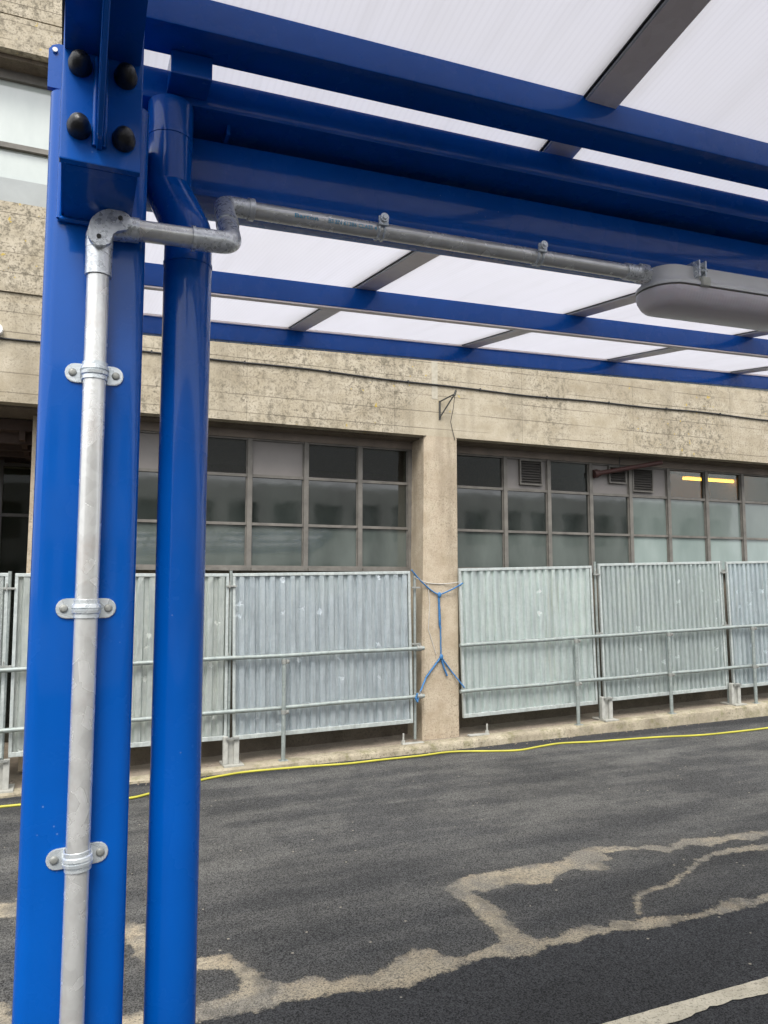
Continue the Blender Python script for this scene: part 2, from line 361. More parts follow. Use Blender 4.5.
def obj(name, bm, mats, parent=None, smooth=None, base=None, label=None, cat=None, group=None, kind=None, doubles=False):
    if doubles: bmesh.ops.remove_doubles(bm, verts=bm.verts, dist=1e-5)
    bmesh.ops.recalc_face_normals(bm, faces=bm.faces)
    me = D.meshes.new(name)
    off = ORG[parent] if parent is not None else Vector(base or (0, 0, 0))
    for v in bm.verts: v.co -= off
    bm.to_mesh(me); bm.free()
    for m in (mats if isinstance(mats, (list, tuple)) else [mats]): me.materials.append(m)
    if smooth is not None: me.shade_smooth(); me.set_sharp_from_angle(angle=R(smooth))
    o = D.objects.new(name, me); COL.objects.link(o)
    if parent is not None: o.parent = parent; ORG[o] = off
    else: o.location = off; ORG[o] = off
    if label: o['label'] = label
    if cat: o['category'] = cat
    if group: o['group'] = group
    if kind: o['kind'] = kind
    return o
B = bmesh.new
def copy_tree(o, parent=None, kids=None):
    c = o.copy(); COL.objects.link(c); c.parent = parent
    for ch in [x for x in D.objects if x.parent == o]: copy_tree(ch, c)
    return c
def zr(x): return .04 + .0135*x                       # road level
def zk(x):                                            # kerb top level
    return max(.065+.03*min(x, 14), zr(x)+.035)
EXPO = 1.4
# ------------------------------------------------------------------ camera, light, world
cam = D.cameras.new('camera'); co = D.objects.new('camera', cam); COL.objects.link(co); SC.camera = co
co.location = (0, 0, 2.05); co.rotation_euler = (R(95.3), 0, R(-22.4))
cam.sensor_fit = 'HORIZONTAL'; cam.sensor_width = 36; cam.lens = 36*770/768; cam.clip_end = 1000; cam.clip_start = .02
sun = D.lights.new('sun', 'SUN'); so = D.objects.new('sun', sun); COL.objects.link(so)
EL, AZ = 52, 205      # sun height, compass bearing of the sun (0 = +Y, clockwise)
sd = Vector((math.sin(R(AZ))*math.cos(R(EL)), math.cos(R(AZ))*math.cos(R(EL)), math.sin(R(EL))))
so.rotation_euler = (-sd).to_track_quat('-Z', 'Y').to_euler(); so.location = (0, 0, 20)
sun.energy = 1.1; sun.angle = R(25); sun.color = (1, .95, .87)
w = D.worlds.new('World'); SC.world = w; w.use_nodes = True; nt = w.node_tree; nt.nodes.clear(); n = N(nt)
sky = n.new('ShaderNodeTexSky', sky_type='NISHITA'); sky.sun_disc = False
sky.sun_elevation = R(EL); sky.sun_rotation = R(AZ); sky.air_density = 1; sky.dust_density = 3
hs = n.new('ShaderNodeHueSaturation'); hs.inputs['Saturation'].default_value = .22; n.link(sky.outputs[0], hs.inputs['Color'])
tc = n.new('ShaderNodeTexCoord'); cl = n.noise(tc.outputs['Generated'], 2.2, 5, .55)
cc = n.mix(.62, hs.outputs[0], n.mix(n.ramp(cl, [(.3, 0), (.7, 1)]), (8.2, 8.5, 9.0), (12.5, 12.6, 12.8)))
zz = n.sep(tc.outputs['Generated'])[2]; cc = n.mix(1, cc, n.ramp(zz, [(.0, .50), (.5, .95), (1.0, 1.0)]), 'MULTIPLY')
bg = n.new('ShaderNodeBackground'); n.link(cc, bg.inputs[0]); bg.inputs[1].default_value = .10
ow = n.new('ShaderNodeOutputWorld'); n.link(bg.outputs[0], ow.inputs[0])
vs = SC.view_settings; vs.view_transform = 'Standard'; vs.look = 'None'; vs.gamma = 1; vs.exposure = EXPO

# ------------------------------------------------------------------ ground
SEAM_A = [(2.338, 4.68), (2.464, 4.772), (2.633, 4.816), (2.871, 4.803), (3.055, 4.818), (3.234, 4.788), (3.353, 4.785), (3.459, 4.874), (3.672, 4.932), (3.854, 4.884), (4.001, 4.793), (4.134, 4.79), (4.226, 4.69), (4.454, 4.81), (4.553, 4.74), (4.761, 4.706), (4.905, 4.702), (5.208, 4.664), (5.847, 4.609), (5.674, 4.476), (5.076, 4.549), (4.904, 4.52), (4.741, 4.594), (4.531, 4.552), (4.402, 4.633), (4.262, 4.607), (4.133, 4.589), (3.992, 4.73), (3.8, 4.762), (3.711, 4.759), (3.677, 4.637), (3.586, 4.628), (3.559, 4.491), (3.409, 4.531), (3.335, 4.593), (3.235, 4.59), (3.126, 4.546), (3.054, 4.47), (2.912, 4.481), (2.811, 4.553), (2.706, 4.531), (2.572, 4.515), (2.495, 4.567), (2.51, 4.437), (2.532, 4.271), (2.489, 4.039), (2.465, 3.949), (2.502, 3.836), (2.604, 3.822), (2.731, 3.864), (2.843, 3.881), (2.961, 3.814), (3.035, 3.864), (3.137, 3.818), (3.21, 3.821), (3.387, 3.778), (3.566, 3.734), (3.695, 3.75), (3.815, 3.811), (3.937, 3.795), (4.018, 3.759), (4.199, 3.783), (4.787, 3.795), (4.608, 3.657), (4.061, 3.661), (3.862, 3.652), (3.603, 3.659), (3.442, 3.682), (3.274, 3.655), (3.095, 3.688), (2.96, 3.728), (2.799, 3.735), (2.674, 3.698), (2.515, 3.738), (2.421, 3.691), (2.276, 3.698), (2.137, 3.76), (2.007, 3.733), (1.979, 3.737), (1.881, 3.717), (1.798, 3.68), (1.685, 3.662), (1.602, 3.66), (1.459, 3.704), (1.314, 3.738), (1.182, 3.744), (1.072, 3.756), (0.942, 3.75), (0.818, 3.753), (0.697, 3.756), (0.597, 3.773), (0.289, 3.694), (-0.174, 3.678), (-0.387, 3.671), (-0.472, 4.322), (-0.222, 4.353), (-0.16, 4.193), (0.049, 4.03), (0.317, 3.993), (0.622, 3.944), (0.675, 3.939), (0.766, 3.942), (0.866, 3.985), (0.898, 4.09), (0.851, 4.194), (0.779, 4.226), (0.665, 4.234), (0.55, 4.223), (0.569, 4.384), (0.685, 4.376), (0.768, 4.394), (0.885, 4.369), (0.944, 4.261), (0.995, 4.13), (1.026, 3.973), (1.106, 3.946), (1.212, 3.972), (1.285, 3.947), (1.326, 3.888), (1.424, 3.878), (1.526, 3.874), (1.619, 3.896), (1.714, 3.965), (1.822, 4.009), (1.92, 3.975), (1.957, 3.866), (2.027, 3.826), (2.204, 3.876), (2.305, 3.893), (2.328, 4.01), (2.339, 4.283), (2.359, 4.505)]
SEAM_B = [(3.356, 4.057), (3.206, 3.858), (3.245, 3.841), (3.41, 4.032), (3.556, 4.089), (3.722, 4.099), (3.925, 4.185), (4.16, 4.317), (4.424, 4.402), (4.571, 4.389), (4.824, 4.328), (5.3, 4.189), (5.432, 4.29), (4.934, 4.425), (4.674, 4.486), (4.43, 4.475), (4.198, 4.401), (3.958, 4.263), (3.751, 4.173), (3.555, 4.132), (3.459, 4.133)]
SEAM_C = [(-0.542, 5.695), (-0.213, 5.614), (0.04, 5.434), (0.399, 5.01), (0.512, 4.931), (0.572, 4.749), (0.533, 4.391), (0.464, 4.421), (0.417, 4.524), (0.383, 4.766), (0.042, 5.126), (-0.199, 5.353), (-0.511, 5.417)]
def sdist(P, X, Y):
    P = np.array(P); Q = np.roll(P, -1, 0); best = np.full(X.shape, 9.0); ins = np.zeros(X.shape, bool)
    for (ax, ay), (bx, by) in zip(P, Q):
        dx, dy = bx-ax, by-ay; t = np.clip(((X-ax)*dx+(Y-ay)*dy)/(dx*dx+dy*dy+1e-12), 0, 1)
        best = np.minimum(best, np.hypot(X-ax-t*dx, Y-ay-t*dy))
        c = ((ay > Y) != (by > Y)) & (X < (bx-ax)*(Y-ay)/((by-ay) if by != ay else 1e-9)+ax); ins ^= c
    return np.where(ins, best, -best)
gx = np.concatenate([[-150, -90, -50, -30, -18, -10, -6, -4, -2.5, -1.5], np.arange(-.9, 5.6, .022), np.arange(5.6, 10.6, .08), [11, 12, 14, 17, 22, 30, 50, 90, 150]])
gy = np.concatenate([[-150, -90, -50, -30, -18, -10, -6, -3, -1, .5, 1.5, 2.2], np.arange(2.6, 6.1, .022), np.arange(6.1, 8.5, .06), [9, 12, 20, 40, 80, 150]])
GX, GY = np.meshgrid(gx, gy); GX = GX.ravel(); GY = GY.ravel(); nx, ny = len(gx), len(gy)
rng = np.random.RandomState(2)
GZ = .04+.0135*np.clip(GX, -60, 60)+.0012*np.sin(GX*2.1+GY)*np.sin(GY*1.7)
far = (GX > 7) | (GX < -1) | (GY > 7)
GZ = np.where(far & ((GX > 30) | (GX < -20) | (GY > 20)), .04+.0135*np.clip(GX, -20, 30), GZ)
sd_ = np.maximum.reduce([sdist(P, GX, GY) for P in (SEAM_A, SEAM_B, SEAM_C)])
sd_ = np.maximum(sd_, .07-np.abs(GY-(3.72+.05*np.sin(GX*1.7)))-np.where((GX > 4.7) | (GX < -.4), 0, 9)); sd_ = np.clip(sd_, -.25, .25)
newer = np.clip(.5+(3.80-GY)*2.5, 0, 1)
newer = np.maximum(newer, np.clip((GY-(8.05-.02*GX))*2.0+.30, 0, .75)*(GX > -2))
newer = np.maximum(newer, .45*np.clip(.5+(5.75-.06*GX-GY)*3, 0, 1)*np.clip((GX+1), 0, 1))
bm = B(); me = D.meshes.new('ground')
idx = np.arange(nx*ny).reshape(ny, nx); F = np.stack([idx[:-1, :-1], idx[:-1, 1:], idx[1:, 1:], idx[1:, :-1]], -1).reshape(-1, 4)
me.vertices.add(nx*ny); me.vertices.foreach_set('co', np.stack([GX, GY, GZ], 1).astype('f').ravel())
me.loops.add(F.size); me.loops.foreach_set('vertex_index', F.ravel().astype('i'))
me.polygons.add(len(F)); me.polygons.foreach_set('loop_start', (np.arange(len(F))*4).astype('i'))
me.update(calc_edges=True); me.shade_smooth(); bm.free()
for nm, arr in (('seam', sd_), ('newer', newer)):
    a = me.attributes.new(nm, 'FLOAT', 'POINT'); a.data.foreach_set('value', arr.astype('f'))
me.materials.append(ROAD); o = D.objects.new('ground', me); COL.objects.link(o); o['kind'] = 'structure'

# painted line along the near side
bm = B(); xs = np.arange(-6, 13, .035); rows = []
for x in xs:
    j = .012*math.sin(x*9)+.010*random.uniform(-1, 1); j2 = .002*random.uniform(-1, 1)
    z = zr(x)+.0045
    rows.append([bm.verts.new((x, 2.915+j, z)), bm.verts.new((x, 3.015+j2, z))])
for a, b in zip(rows, rows[1:]): bm.faces.new((a[0], b[0], b[1], a[1]))
obj('road_marking', bm, LINE, kind='structure')

# kerb and the strip behind it
bm = B(); xs = np.arange(-12, 22.01, .06); prof = []
jr = random.Random(8)
for x in xs:
    k = zk(x); a = jr.uniform(-1, 1)*.006; b = jr.uniform(-1, 1)*.005; jt = .012 if abs((x+.35) % 1.15-.575) > .565 else 0
    wob = .010*math.sin(x*1.3)+.006*math.sin(x*5)
    prof.append([bm.verts.new(p) for p in ((x, 8.285+wob+a+jt, zr(x)-.06), (x, 8.288+wob+b+jt, zr(x)+(k-zr(x))*.55), (x, 8.295+wob+b+jt, k-.022+a), (x, 8.318+wob+jt, k-.004+b*.4-jt*.4), (x, 8.40, k-jt*.3), (x, 8.47+a, k-.001), (x, 8.47+a, k-.05))])
for a, b in zip(prof, prof[1:]):
    for i in range(6): bm.faces.new((a[i], b[i], b[i+1], a[i+1]))
obj('kerb', bm, KERBC, kind='structure', smooth=40)
bm = B(); prof = []
for x in xs:
    prof.append([bm.verts.new((x, y, zk(x)-.010+jr.uniform(-1, 1)*.003)) for y in (8.46, 8.6, 8.8, 9.2, 12, 14)])
for a, b in zip(prof, prof[1:]):
    for i in range(5): bm.faces.new((a[i], b[i], b[i+1], a[i+1]))
obj('pavement', bm, DIRT, kind='structure', smooth=60)

# loose stones along the kerb foot
bm = B(); jr = random.Random(5)
for i in range(260):
    x = jr.uniform(-.8, 10.5); y = jr.choice([8.27-abs(jr.gauss(0, .05)), jr.uniform(8.5, 8.9)]); r = jr.uniform(.003, .010)
    z = (zr(x) if y < 8.28 else zk(x)-.01)+r*.5
    g = bmesh.ops.create_icosphere(bm, subdivisions=1, radius=r)
    for v in g['verts']: v.co = Vector((v.co.x*jr.uniform(.8, 1.5)+x, v.co.y+y, v.co.z*.8+z))
obj('loose_grit', bm, DIRT, kind='stuff')

# ------------------------------------------------------------------ the building
bld = root('concrete_building', (4.3, 8.55, .15), 'weathered board-marked concrete building with steel framed window bands, behind the metal hoarding', 'building')
XL, XR = -9.0, 20.0
bm = B()      # spandrel beam between the floors, grooved
YF = 8.55
box(bm, XL, XR, YF, 9.3, 3.885, 4.925); box(bm, XL, XR, YF+.02, 9.3, 4.925, 5.035); box(bm, XL, XR, YF, 9.3, 5.035, 5.99)
box(bm, XL, XR, YF-.001, 9.3, 7.66, 8.03); box(bm, XL, XR, YF+.015, 9.3, 8.03, 8.045); box(bm, XL, XR, YF-.001, 9.3, 8.045, 9.6)
box(bm, XL, XR, YF+.02, 9.3, 11.2, 12.4)
obj('spandrel_beam', bm, CONC, bld)
bm = B(); box(bm, 4.17, 4.255, YF-.004, YF+.01, 4.36, 4.92); obj('joint_filler', bm, simple('pale joint filler', (.42, .385, .31), .9), bld)
bm = B(); box(bm, XL, XR, 9.3, 14, 4.05, 12.3); box(bm, XL, XR, 13, 14, 0, 4.05); obj('rear_wall', bm, FAR, bld)
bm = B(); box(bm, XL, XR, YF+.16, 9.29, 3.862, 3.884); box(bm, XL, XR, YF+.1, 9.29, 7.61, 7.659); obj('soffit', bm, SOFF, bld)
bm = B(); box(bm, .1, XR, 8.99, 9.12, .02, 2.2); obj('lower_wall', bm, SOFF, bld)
def pillar(x0, x1, y0, y1, ch):
    bm = B(); zs = [.1, .35, .6, 1.2, 2.2, 3.0, 3.885]; rr = []
    pj = random.Random(int(x0*100))
    for z in zs:
        c = ch*(1 if z > .7 else .4+z*.6); e = pj.uniform(-.006, .006) + (.05 if z < 1 else .05*max(0, (3.4-z)/2.4))*(1 if ch else 0)
        rr.append([bm.verts.new(p) for p in ((x0-e, y1, z), (x0-e, y0+c, z), (x0-e+c, y0, z), (x1-.012, y0, z), (x1, y0+.012, z), (x1, y1, z))])
    for a, b in zip(rr, rr[1:]):
        for i in range(6): bm.faces.new((a[i], a[(i+1) % 6], b[(i+1) % 6], b[i]))
    obj('pillar', bm, PILC, bld)
pillar(4.075, 4.525, 8.548, 9.2, .03); pillar(-.385, .085, 9.05, 9.4, 0); pillar(13.1, 13.55, 8.548, 9.2, .03)
YW = 8.98
def window(x0, x1, top='dark', low=FROST, mid=FROSTM, end=False):
    """one mullion-to-mullion window: frame with mullion, transoms, head and sill; panes below"""
    bm = B(); mw = .028; sx = x0+mw; ex = x1-mw
    box(bm, x0-mw, sx, YW-.05, YW+.03, 2.20, 3.765)
    if end: box(bm, ex, x1+mw, YW-.05, YW+.03, 2.20, 3.765)
    for z, h, d in ((3.322, .017, .035), (2.748, .016, .035)): box(bm, sx, ex, YW-d, YW+.02, z-h, z+h)
    box(bm, sx, ex, YW-.04, YW+.02, 3.745, 3.765); box(bm, sx, ex, YW-.09, YW+.02, 2.20, 2.235); box(bm, sx, ex, YW-.045, YW+.02, 2.235, 2.26)
    for z0, z1 in ((2.26, 2.732), (2.764, 3.305), (3.339, 3.745)):     # thin putty rebates
        for a, b in ((sx, sx+.012), (ex-.012, ex)): box(bm, a, b, YW-.022, YW+.015, z0, z1)
    f = obj('window', bm, FRAME, bld)
    bm = B(); box(bm, sx+.012, ex-.012, YW-.006, YW+.002, 2.26, 2.732, 0); obj('pane', bm, low, f)
    bm = B(); box(bm, sx+.012, ex-.012, YW-.006+.004*random.uniform(-1, 1), YW+.002, 2.764, 3.305, 0); obj('pane', bm, mid, f)
    if top == 'dark':
        bm = B(); box(bm, sx+.012, ex-.012, YW-.006, YW+.001, 3.339, 3.745); obj('pane', bm, CLEAR, f)
    else:
        bm = B(); box(bm, sx+.012, ex-.012, YW-.012, YW, 3.339, 3.745); obj('infill_panel', bm, INFILL, f)
    if top.startswith('vent'):
        u = [float(q) for q in top[4:].split(',')]; a, b, z0, z1 = u
        bm = B(); box(bm, a, b, YW-.022, YW-.0125, z0, z1)
        bm2 = B(); k = int((z1-z0)/.036)
        for i in range(k):
            z = z0+.018+(z1-z0-.03)*i/k
            bm2_v = [bm2.verts.new(p) for p in ((a+.02, YW-.05, z), (b-.02, YW-.05, z), (b-.02, YW-.024, z+.026), (a+.02, YW-.024, z+.026), (a+.02, YW-.05, z-.004), (b-.02, YW-.05, z-.004), (b-.02, YW-.024, z+.022), (a+.02, YW-.024, z+.022))]
            for q in ((0, 1, 2, 3), (7, 6, 5, 4), (0, 4, 5, 1), (3, 2, 6, 7), (0, 3, 7, 4), (1, 5, 6, 2)): bm2.faces.new([bm2_v[j] for j in q])
        fr = B()
        for q in ((a, b, z0, z0+.018), (a, b, z1-.018, z1), (a, a+.018, z0+.018, z1-.018), (b-.018, b, z0+.018, z1-.018)): box(fr, q[0], q[1], YW-.055, YW-.022, q[2], q[3])
        obj('louvre', bm, DARKM, f); obj('louvre_frame', fr, FRAME, f); obj('louvre_blade', bm2, simple('louvre blade', (.055, .05, .045), .6), f)
xl = [.16, .566, 1.268, 1.97, 2.662, 3.362]
tops = ['dark', 'panel', 'dark', 'panel', 'dark', 'dark']
for i, x in enumerate(xl):
    x1 = xl[i+1] if i < 5 else 4.045
    window(x, x1, tops[i], end=(i == 5))
xr = [4.79-.22, 5.462, 6.163, 6.872, 7.574, 8.283, 9.026, 9.766, 10.49, 11.2, 11.91, 12.62]
xr[0] = 4.79
tp = ['dark', 'vent5.69,6.05,3.395,3.745', 'dark', 'vent7.19,7.50,3.49,3.74', 'vent7.61,7.99,3.385,3.735', 'dark', 'dark', 'dark', 'panel', 'dark', 'dark']
for i in range(11):
    pale = i >= 4
    window(xr[i] if i else 4.60, xr[i+1], tp[i], FROSTP if pale else FROST, FROSTPM if pale else FROSTM, end=(i == 10))
bm = B()
for a, b in ((.10, 4.075), (4.525, 13.1)): box(bm, a, b, YW-.06, YW+.03, 3.767, 3.860)
obj('window_head', bm, LINTEL, bld)
# rooms behind the top lights
bm = B(); box(bm, .1, 13.3, 9.14, 12.9, 1.9, 2.0); box(bm, .1, 13.3, 12.5, 12.6, 2.0, 4.02); box(bm, .1, 13.3, 9.31, 12.5, 3.97, 4.03)
box(bm, 5.95, 6.05, 9.14, 12.5, 2.0, 3.97); box(bm, 8.31, 8.36, 9.14, 12.5, 2.0, 3.97); box(bm, 10.6, 10.7, 9.14, 12.5, 2.0, 3.97)
obj('room_wall', bm, INNER, bld)
bm = B(); box(bm, 8.362, 10.598, 10.4, 10.45, 2.01, 3.965); obj('glow_wall', bm, simple('brown partition', (.30, .19, .09), .8), bld)  # added wall behind the lamp, browned to give the panes a warm glow
# recessed entrance at the left
bm = B(); box(bm, -9, -.40, 9.32, 11.2, 3.74, 3.86)
for y in (9.5, 10.0, 10.5, 11.0): box(bm, -9, -.40, y, y+.07, 3.62, 3.74)
for x in (-.5, -1.1, -1.7, -2.3, -2.9, -3.5): box(bm, x-.03, x+.03, 9.33, 11.1, 3.64, 3.738)
obj('recess_ceiling', bm, simple('dark timber ceiling', (.07, .045, .035), .7), bld)
bm = B(); box(bm, -.40, -.18, 9.41, 11.25, .1, 3.86); obj('recess_wall', bm, JOINER, bld)
YD = 10.9
bm = B()
for x in (-.83, -1.75, -2.65, -3.55, -4.45): box(bm, x-.05, x+.05, YD-.05, YD+.05, .1, 3.62)
for z in (3.57, 2.92, 1.0, .2): box(bm, -9, -.42, YD-.04, YD+.04, z-.02, z+.02)
f = obj('glazed_screen', bm, simple('dark bronze frame', (.05, .045, .04), .4), bld)
bm = B(); box(bm, -9, -.42, YD-.004, YD+.004, .2, 3.57); obj('pane', bm, CLEAR, f)
bm = B(); box(bm, -9, -.42, 12.2, 12.3, .1, 3.7); obj('rear_room_wall', bm, simple('dark green room wall', (.035, .042, .036), .9), bld)
# upper floor windows
ux = [-8.75+1.42*i for i in range(20)]
for i, x in enumerate(ux[:-1]):
    x1 = ux[i+1]; bm = B()
    box(bm, x-.04, x+.04, 8.84, 8.97, 5.99, 7.61)
    for z, h in ((7.56, .05), (6.76, .028), (6.02, .03)): box(bm, x+.04, x1-.04, 8.85, 8.96, z-h, z+h)
    f = obj('upper_window', bm, FRAME if i % 3 else WHITEAL, bld)
    bm = B(); box(bm, x+.04, x1-.04, 8.90, 8.91, 6.79, 7.51); obj('pane', bm, FROSTW, f)
    bm = B(); box(bm, x+.04, x1-.04, 8.90, 8.91, 6.05, 6.73)
    obj('pane', bm, FROSTW, f)
    bm = B(); box(bm, x+.05, x1-.05, 8.875, 8.893, 6.05, 6.40); obj('apron_panel', bm, GREYP, f)
bm = B(); box(bm, XL, XR, 8.62, 8.99, 5.992, 6.0); obj('upper_sill', bm, CONC, bld)

# strip light in the room (seen through two top lights), one in the recess room
DIML = m_emit('dim fluorescent tube', (1, .72, .35), 1.0)
def strip(base, x0, x1, y, z, label, dx=0, em=TUBEL):
    r = root('strip_light', base, label, 'ceiling light', None)
    bm = B(); box(bm, x0-.03, x1+.03, y-.05, y+.05, z+.03, z+.08); obj('housing', bm, GREY_BODY, r)
    bm = B(); tube(bm, [(x0, y, z), (x1, y, z+dx)], .022, 10); obj('lit_tube', bm, em, r, 40)
strip((10.0, 9.9, 3.9), 9.50, 10.66, 9.9, 3.80, 'lit yellow fluorescent strip light glowing behind two top window panes at the right')
strip((-1.5, 11.6, 3.7), -1.9, -.85, 11.6, 3.66, 'dim strip light glowing inside the dark glazed recess at the far left', em=DIML)

# red oxide pipe stub out of the window infill
r_ = root('overhead_pipe', (7.0, 8.9, 3.62), 'dark red pipe with a flanged end running up from the window infill to the soffit', 'pipe')
bm = B(); tube(bm, [(6.93, 8.90, 3.605), (7.95, 8.70, 3.80)], .033, 14); obj('pipe', bm, RUST, r_, 40)
bm = B(); tube(bm, [(6.90, 8.905, 3.60), (6.95, 8.895, 3.609)], .062, 18); tube(bm, [(6.962, 8.893, 3.611), (6.99, 8.888, 3.617)], .046, 18); obj('flange', bm, RUST, r_, 40)
bm = B(); tube(bm, [(7.3, 8.83, 3.68), (7.3, 8.83, 3.862)], .008, 6); obj('hanger_rod', bm, IRON, r_)

# cable slung along the beam, with clips
bm = B(); pts = []
for i in range(140):
    x = XL+.2+(XR-XL-.4)*i/139; pts.append((x, YF-.014, 4.545+.014*math.sin(x*.9)+.006*math.sin(x*3.1)))
tube(bm, pts, .011, 8); cb = obj('wall_cable', bm, WIRE, None, 60, base=(4.3, 8.53, 4.54), label='black cable clipped along the concrete spandrel beam above the windows', cat='cable')
bm = B()
for i in range(28): x = XL+.6+i*1.02; z = 4.545+.014*math.sin(x*.9)+.006*math.sin(x*3.1); box(bm, x-.008, x+.008, YF-.028, YF-.001, z-.014, z+.020)
obj('cable_clip', bm, WIRE, cb)
# second cable stub with grey junction box at the far left
jb = root('junction_box', (-.72, 8.5, 4.6), 'small round grey junction box on the concrete wall at the left edge', 'junction box')
bm = B(); tube(bm, [(-.73, 8.549, 4.61), (-.73, 8.47, 4.61)], .055, 18); obj('box_body', bm, GREY_BODY, jb, 40)

bk = root('wall_bracket', (4.3, 8.5, 4.2), 'small rusty triangular iron bracket with a loose wire above the concrete pillar', 'bracket')
bm = B(); box(bm, 4.268, 4.292, YF-.012, YF-.001, 4.10, 4.34); tube(bm, [(4.28, YF-.01, 4.13), (4.40, 8.36, 4.40)], .009, 6); tube(bm, [(4.28, YF-.01, 4.33), (4.40, 8.36, 4.40)], .009, 6)
tube(bm, [(4.385, 8.35, 4.37), (4.41, 8.35, 4.44)], .014, 6); obj('strut', bm, IRON, bk)
bm = B(); tube(bm, [(4.40, 8.36, 4.39), (4.415, 8.44, 4.22), (4.42, 8.52, 4.08), (4.46, 8.535, 3.95), (4.49, 8.538, 3.85)], .004, 6); obj('loose_wire', bm, WIRE, bk)

# ------------------------------------------------------------------ hoarding
def panel(x0, z0, w, h, tilt, label, tint, y=8.5, ribs=18, gate=.8):
    r = root('metal_hoarding', (x0, y, z0), label, 'fence panel', 'galvanised hoarding panels in a row in front of the windows')
    T = Matrix.Rotation(-tilt, 4, 'Y')
    def tf(bm):
        for v in bm.verts: v.co = T @ v.co + Vector((x0, y, z0))
    bm = B(); a = 0.034
    box(bm, .0, w, -.022, .014, h-.034, h, bev=.004); box(bm, .0, w, -.022, .014, 0, .046, bev=.004)
    for u in (0, w-.03): box(bm, u, u+.03, -.020, .012, .046, h-.034)
    tf(bm); fr = obj('frame', bm, FRM, r)
    bm = B(); p = (w-.06)/ribs; pr = []; jr = random.Random(int(x0*50))
    x = .03
    for i in range(ribs):
        for u, d in ((0, .016), (.28*p, .016), (.42*p, -.014), (.86*p, -.014)): pr.append((x+u, d))
        x += p
    pr.append((w-.03, .016)); zs = [.046+(h-.08)*k/14 for k in range(15)]
    g = []
    for zz in zs: g.append([bm.verts.new((u, d+jr.gauss(0, .0022), zz)) for u, d in pr])
    for a_, b_ in zip(g, g[1:]):
        for i in range(len(pr)-1): bm.faces.new((a_[i], a_[i+1], b_[i+1], b_[i]))
    bmesh.ops.solidify(bm, geom=bm.faces[:], thickness=.0012)
    tf(bm); s = obj('ribbed_sheet', bm, SHEET, r); s.color = tuple(tint)+(gate,)
    return r
panel(-2.66, .35, 2.15, 1.79, .006, 'dull grey ribbed hoarding panel, outermost at the left edge of the photo', (.80, .82, .80))
panel(-.455, .365, 2.12, 1.785, .004, 'stained and dented ribbed hoarding panel seen behind the blue posts', (.95, .97, .93), ribs=17, gate=.6)
panel(1.73, .365, 2.14, 1.795, .018, 'ribbed hoarding panel left of the concrete pillar with bright dents at its upper left', (.90, .95, 1.0))
panel(4.545, .415, 2.00, 1.82, .026, 'clean pale ribbed hoarding panel right of the concrete pillar', (1.06, 1.12, 1.10), gate=.96)
panel(6.655, .490, 2.16, 1.825, .0258, 'scuffed grey hoarding panel with scattered bright dents, second right of the pillar', (.90, .95, .94), ribs=26, gate=.72)
panel(8.93, .545, 2.15, 1.82, .027, 'bluish grey hoarding panel at the right edge of the photo', (.92, .98, 1.02), ribs=24, gate=.75)
# posts in the gaps, coupled to the panels
posts = [(-.51, .12, 2.17, 0), (-.40-2.25, .1, 2.1, 0), (1.685, .13, 2.19, 0.0), (3.905, .21, 2.17, .0), (6.60, .27, 2.34, -.018), (8.85, .33, 2.38, -.022), (11.13, .4, 2.44, -.02)]
pl = ['galvanised joint post at the left edge of the photo', 'galvanised joint post beyond the left edge panel', 'galvanised joint post just right of the blue downpipe, with clips', 'galvanised end post standing against the left side of the pillar', 'galvanised joint post between the pale and the scuffed hoarding panels', 'galvanised joint post between the scuffed and the bluish hoarding panels', 'galvanised joint post beyond the bluish panel']
for (x, z0, z1, dx), lb in zip(posts, pl):
    if x < -2 or x > 11: continue
    r = root('joint_post', (x, 8.5, z0), lb, 'fence post', 'upright posts at the hoarding joints')
    bm = B(); tube(bm, [(x, 8.505, z0), (x+dx*2, 8.505, z1)], .017, 12); obj('upright_tube', bm, SCAFF, r, 40)
    for zz in (z1-.17, z0+1.12):
        bm = B(); t = x+dx*2*(zz-z0)/(z1-z0)
        box(bm, t-.055, t+.055, 8.455, 8.475, zz-.010, zz+.010, bev=.003); tube(bm, [(t-.02, 8.46, zz-.02), (t-.02, 8.46, zz+.05)], .008, 8)
        obj('clip', bm, FIT, r)
# feet at the joints
def foot(x, label):
    z = zk(x)-.006
    r = root('hoarding_base', (x, 8.42, z), label, 'base bracket', 'bolted bases under the hoarding joints')
    bm = B(); box(bm, x-.085, x+.13, 8.335, 8.62, z, z+.022, bev=.004); obj('base_plate', bm, simple('chalky galvanised plate', (.33, .325, .29), .75), r)
    bm = B(); box(bm, x-.085, x-.035, 8.40, 8.455, z+.022, z+.31, bev=.004); box(bm, x+.03, x+.085, 8.40, 8.455, z+.022, z+.30, bev=.004)
    box(bm, x-.035, x+.03, 8.43, 8.45, z+.022, z+.29); obj('socket', bm, r_foot, r)
    bm = B(); box(bm, x-.06, x+.075, 8.375, 8.399, z+.28, z+.30); tube(bm, [(x+.005, 8.37, z+.29), (x+.005, 8.40, z+.29)], .015, 8); obj('bolt', bm, FIT, r)
r_foot = simple('whitened galvanised steel', (.36, .36, .33), .7, 0, .2, 14)
for x, lb in ((1.70, 'galvanised hoarding foot just right of the blue downpipe'), (6.635, 'galvanised hoarding foot between the pale and the scuffed panels'), (8.89, 'galvanised hoarding foot nearest the right edge of the photo'), (-.52, 'galvanised hoarding foot at the left edge of the photo')): foot(x, lb)
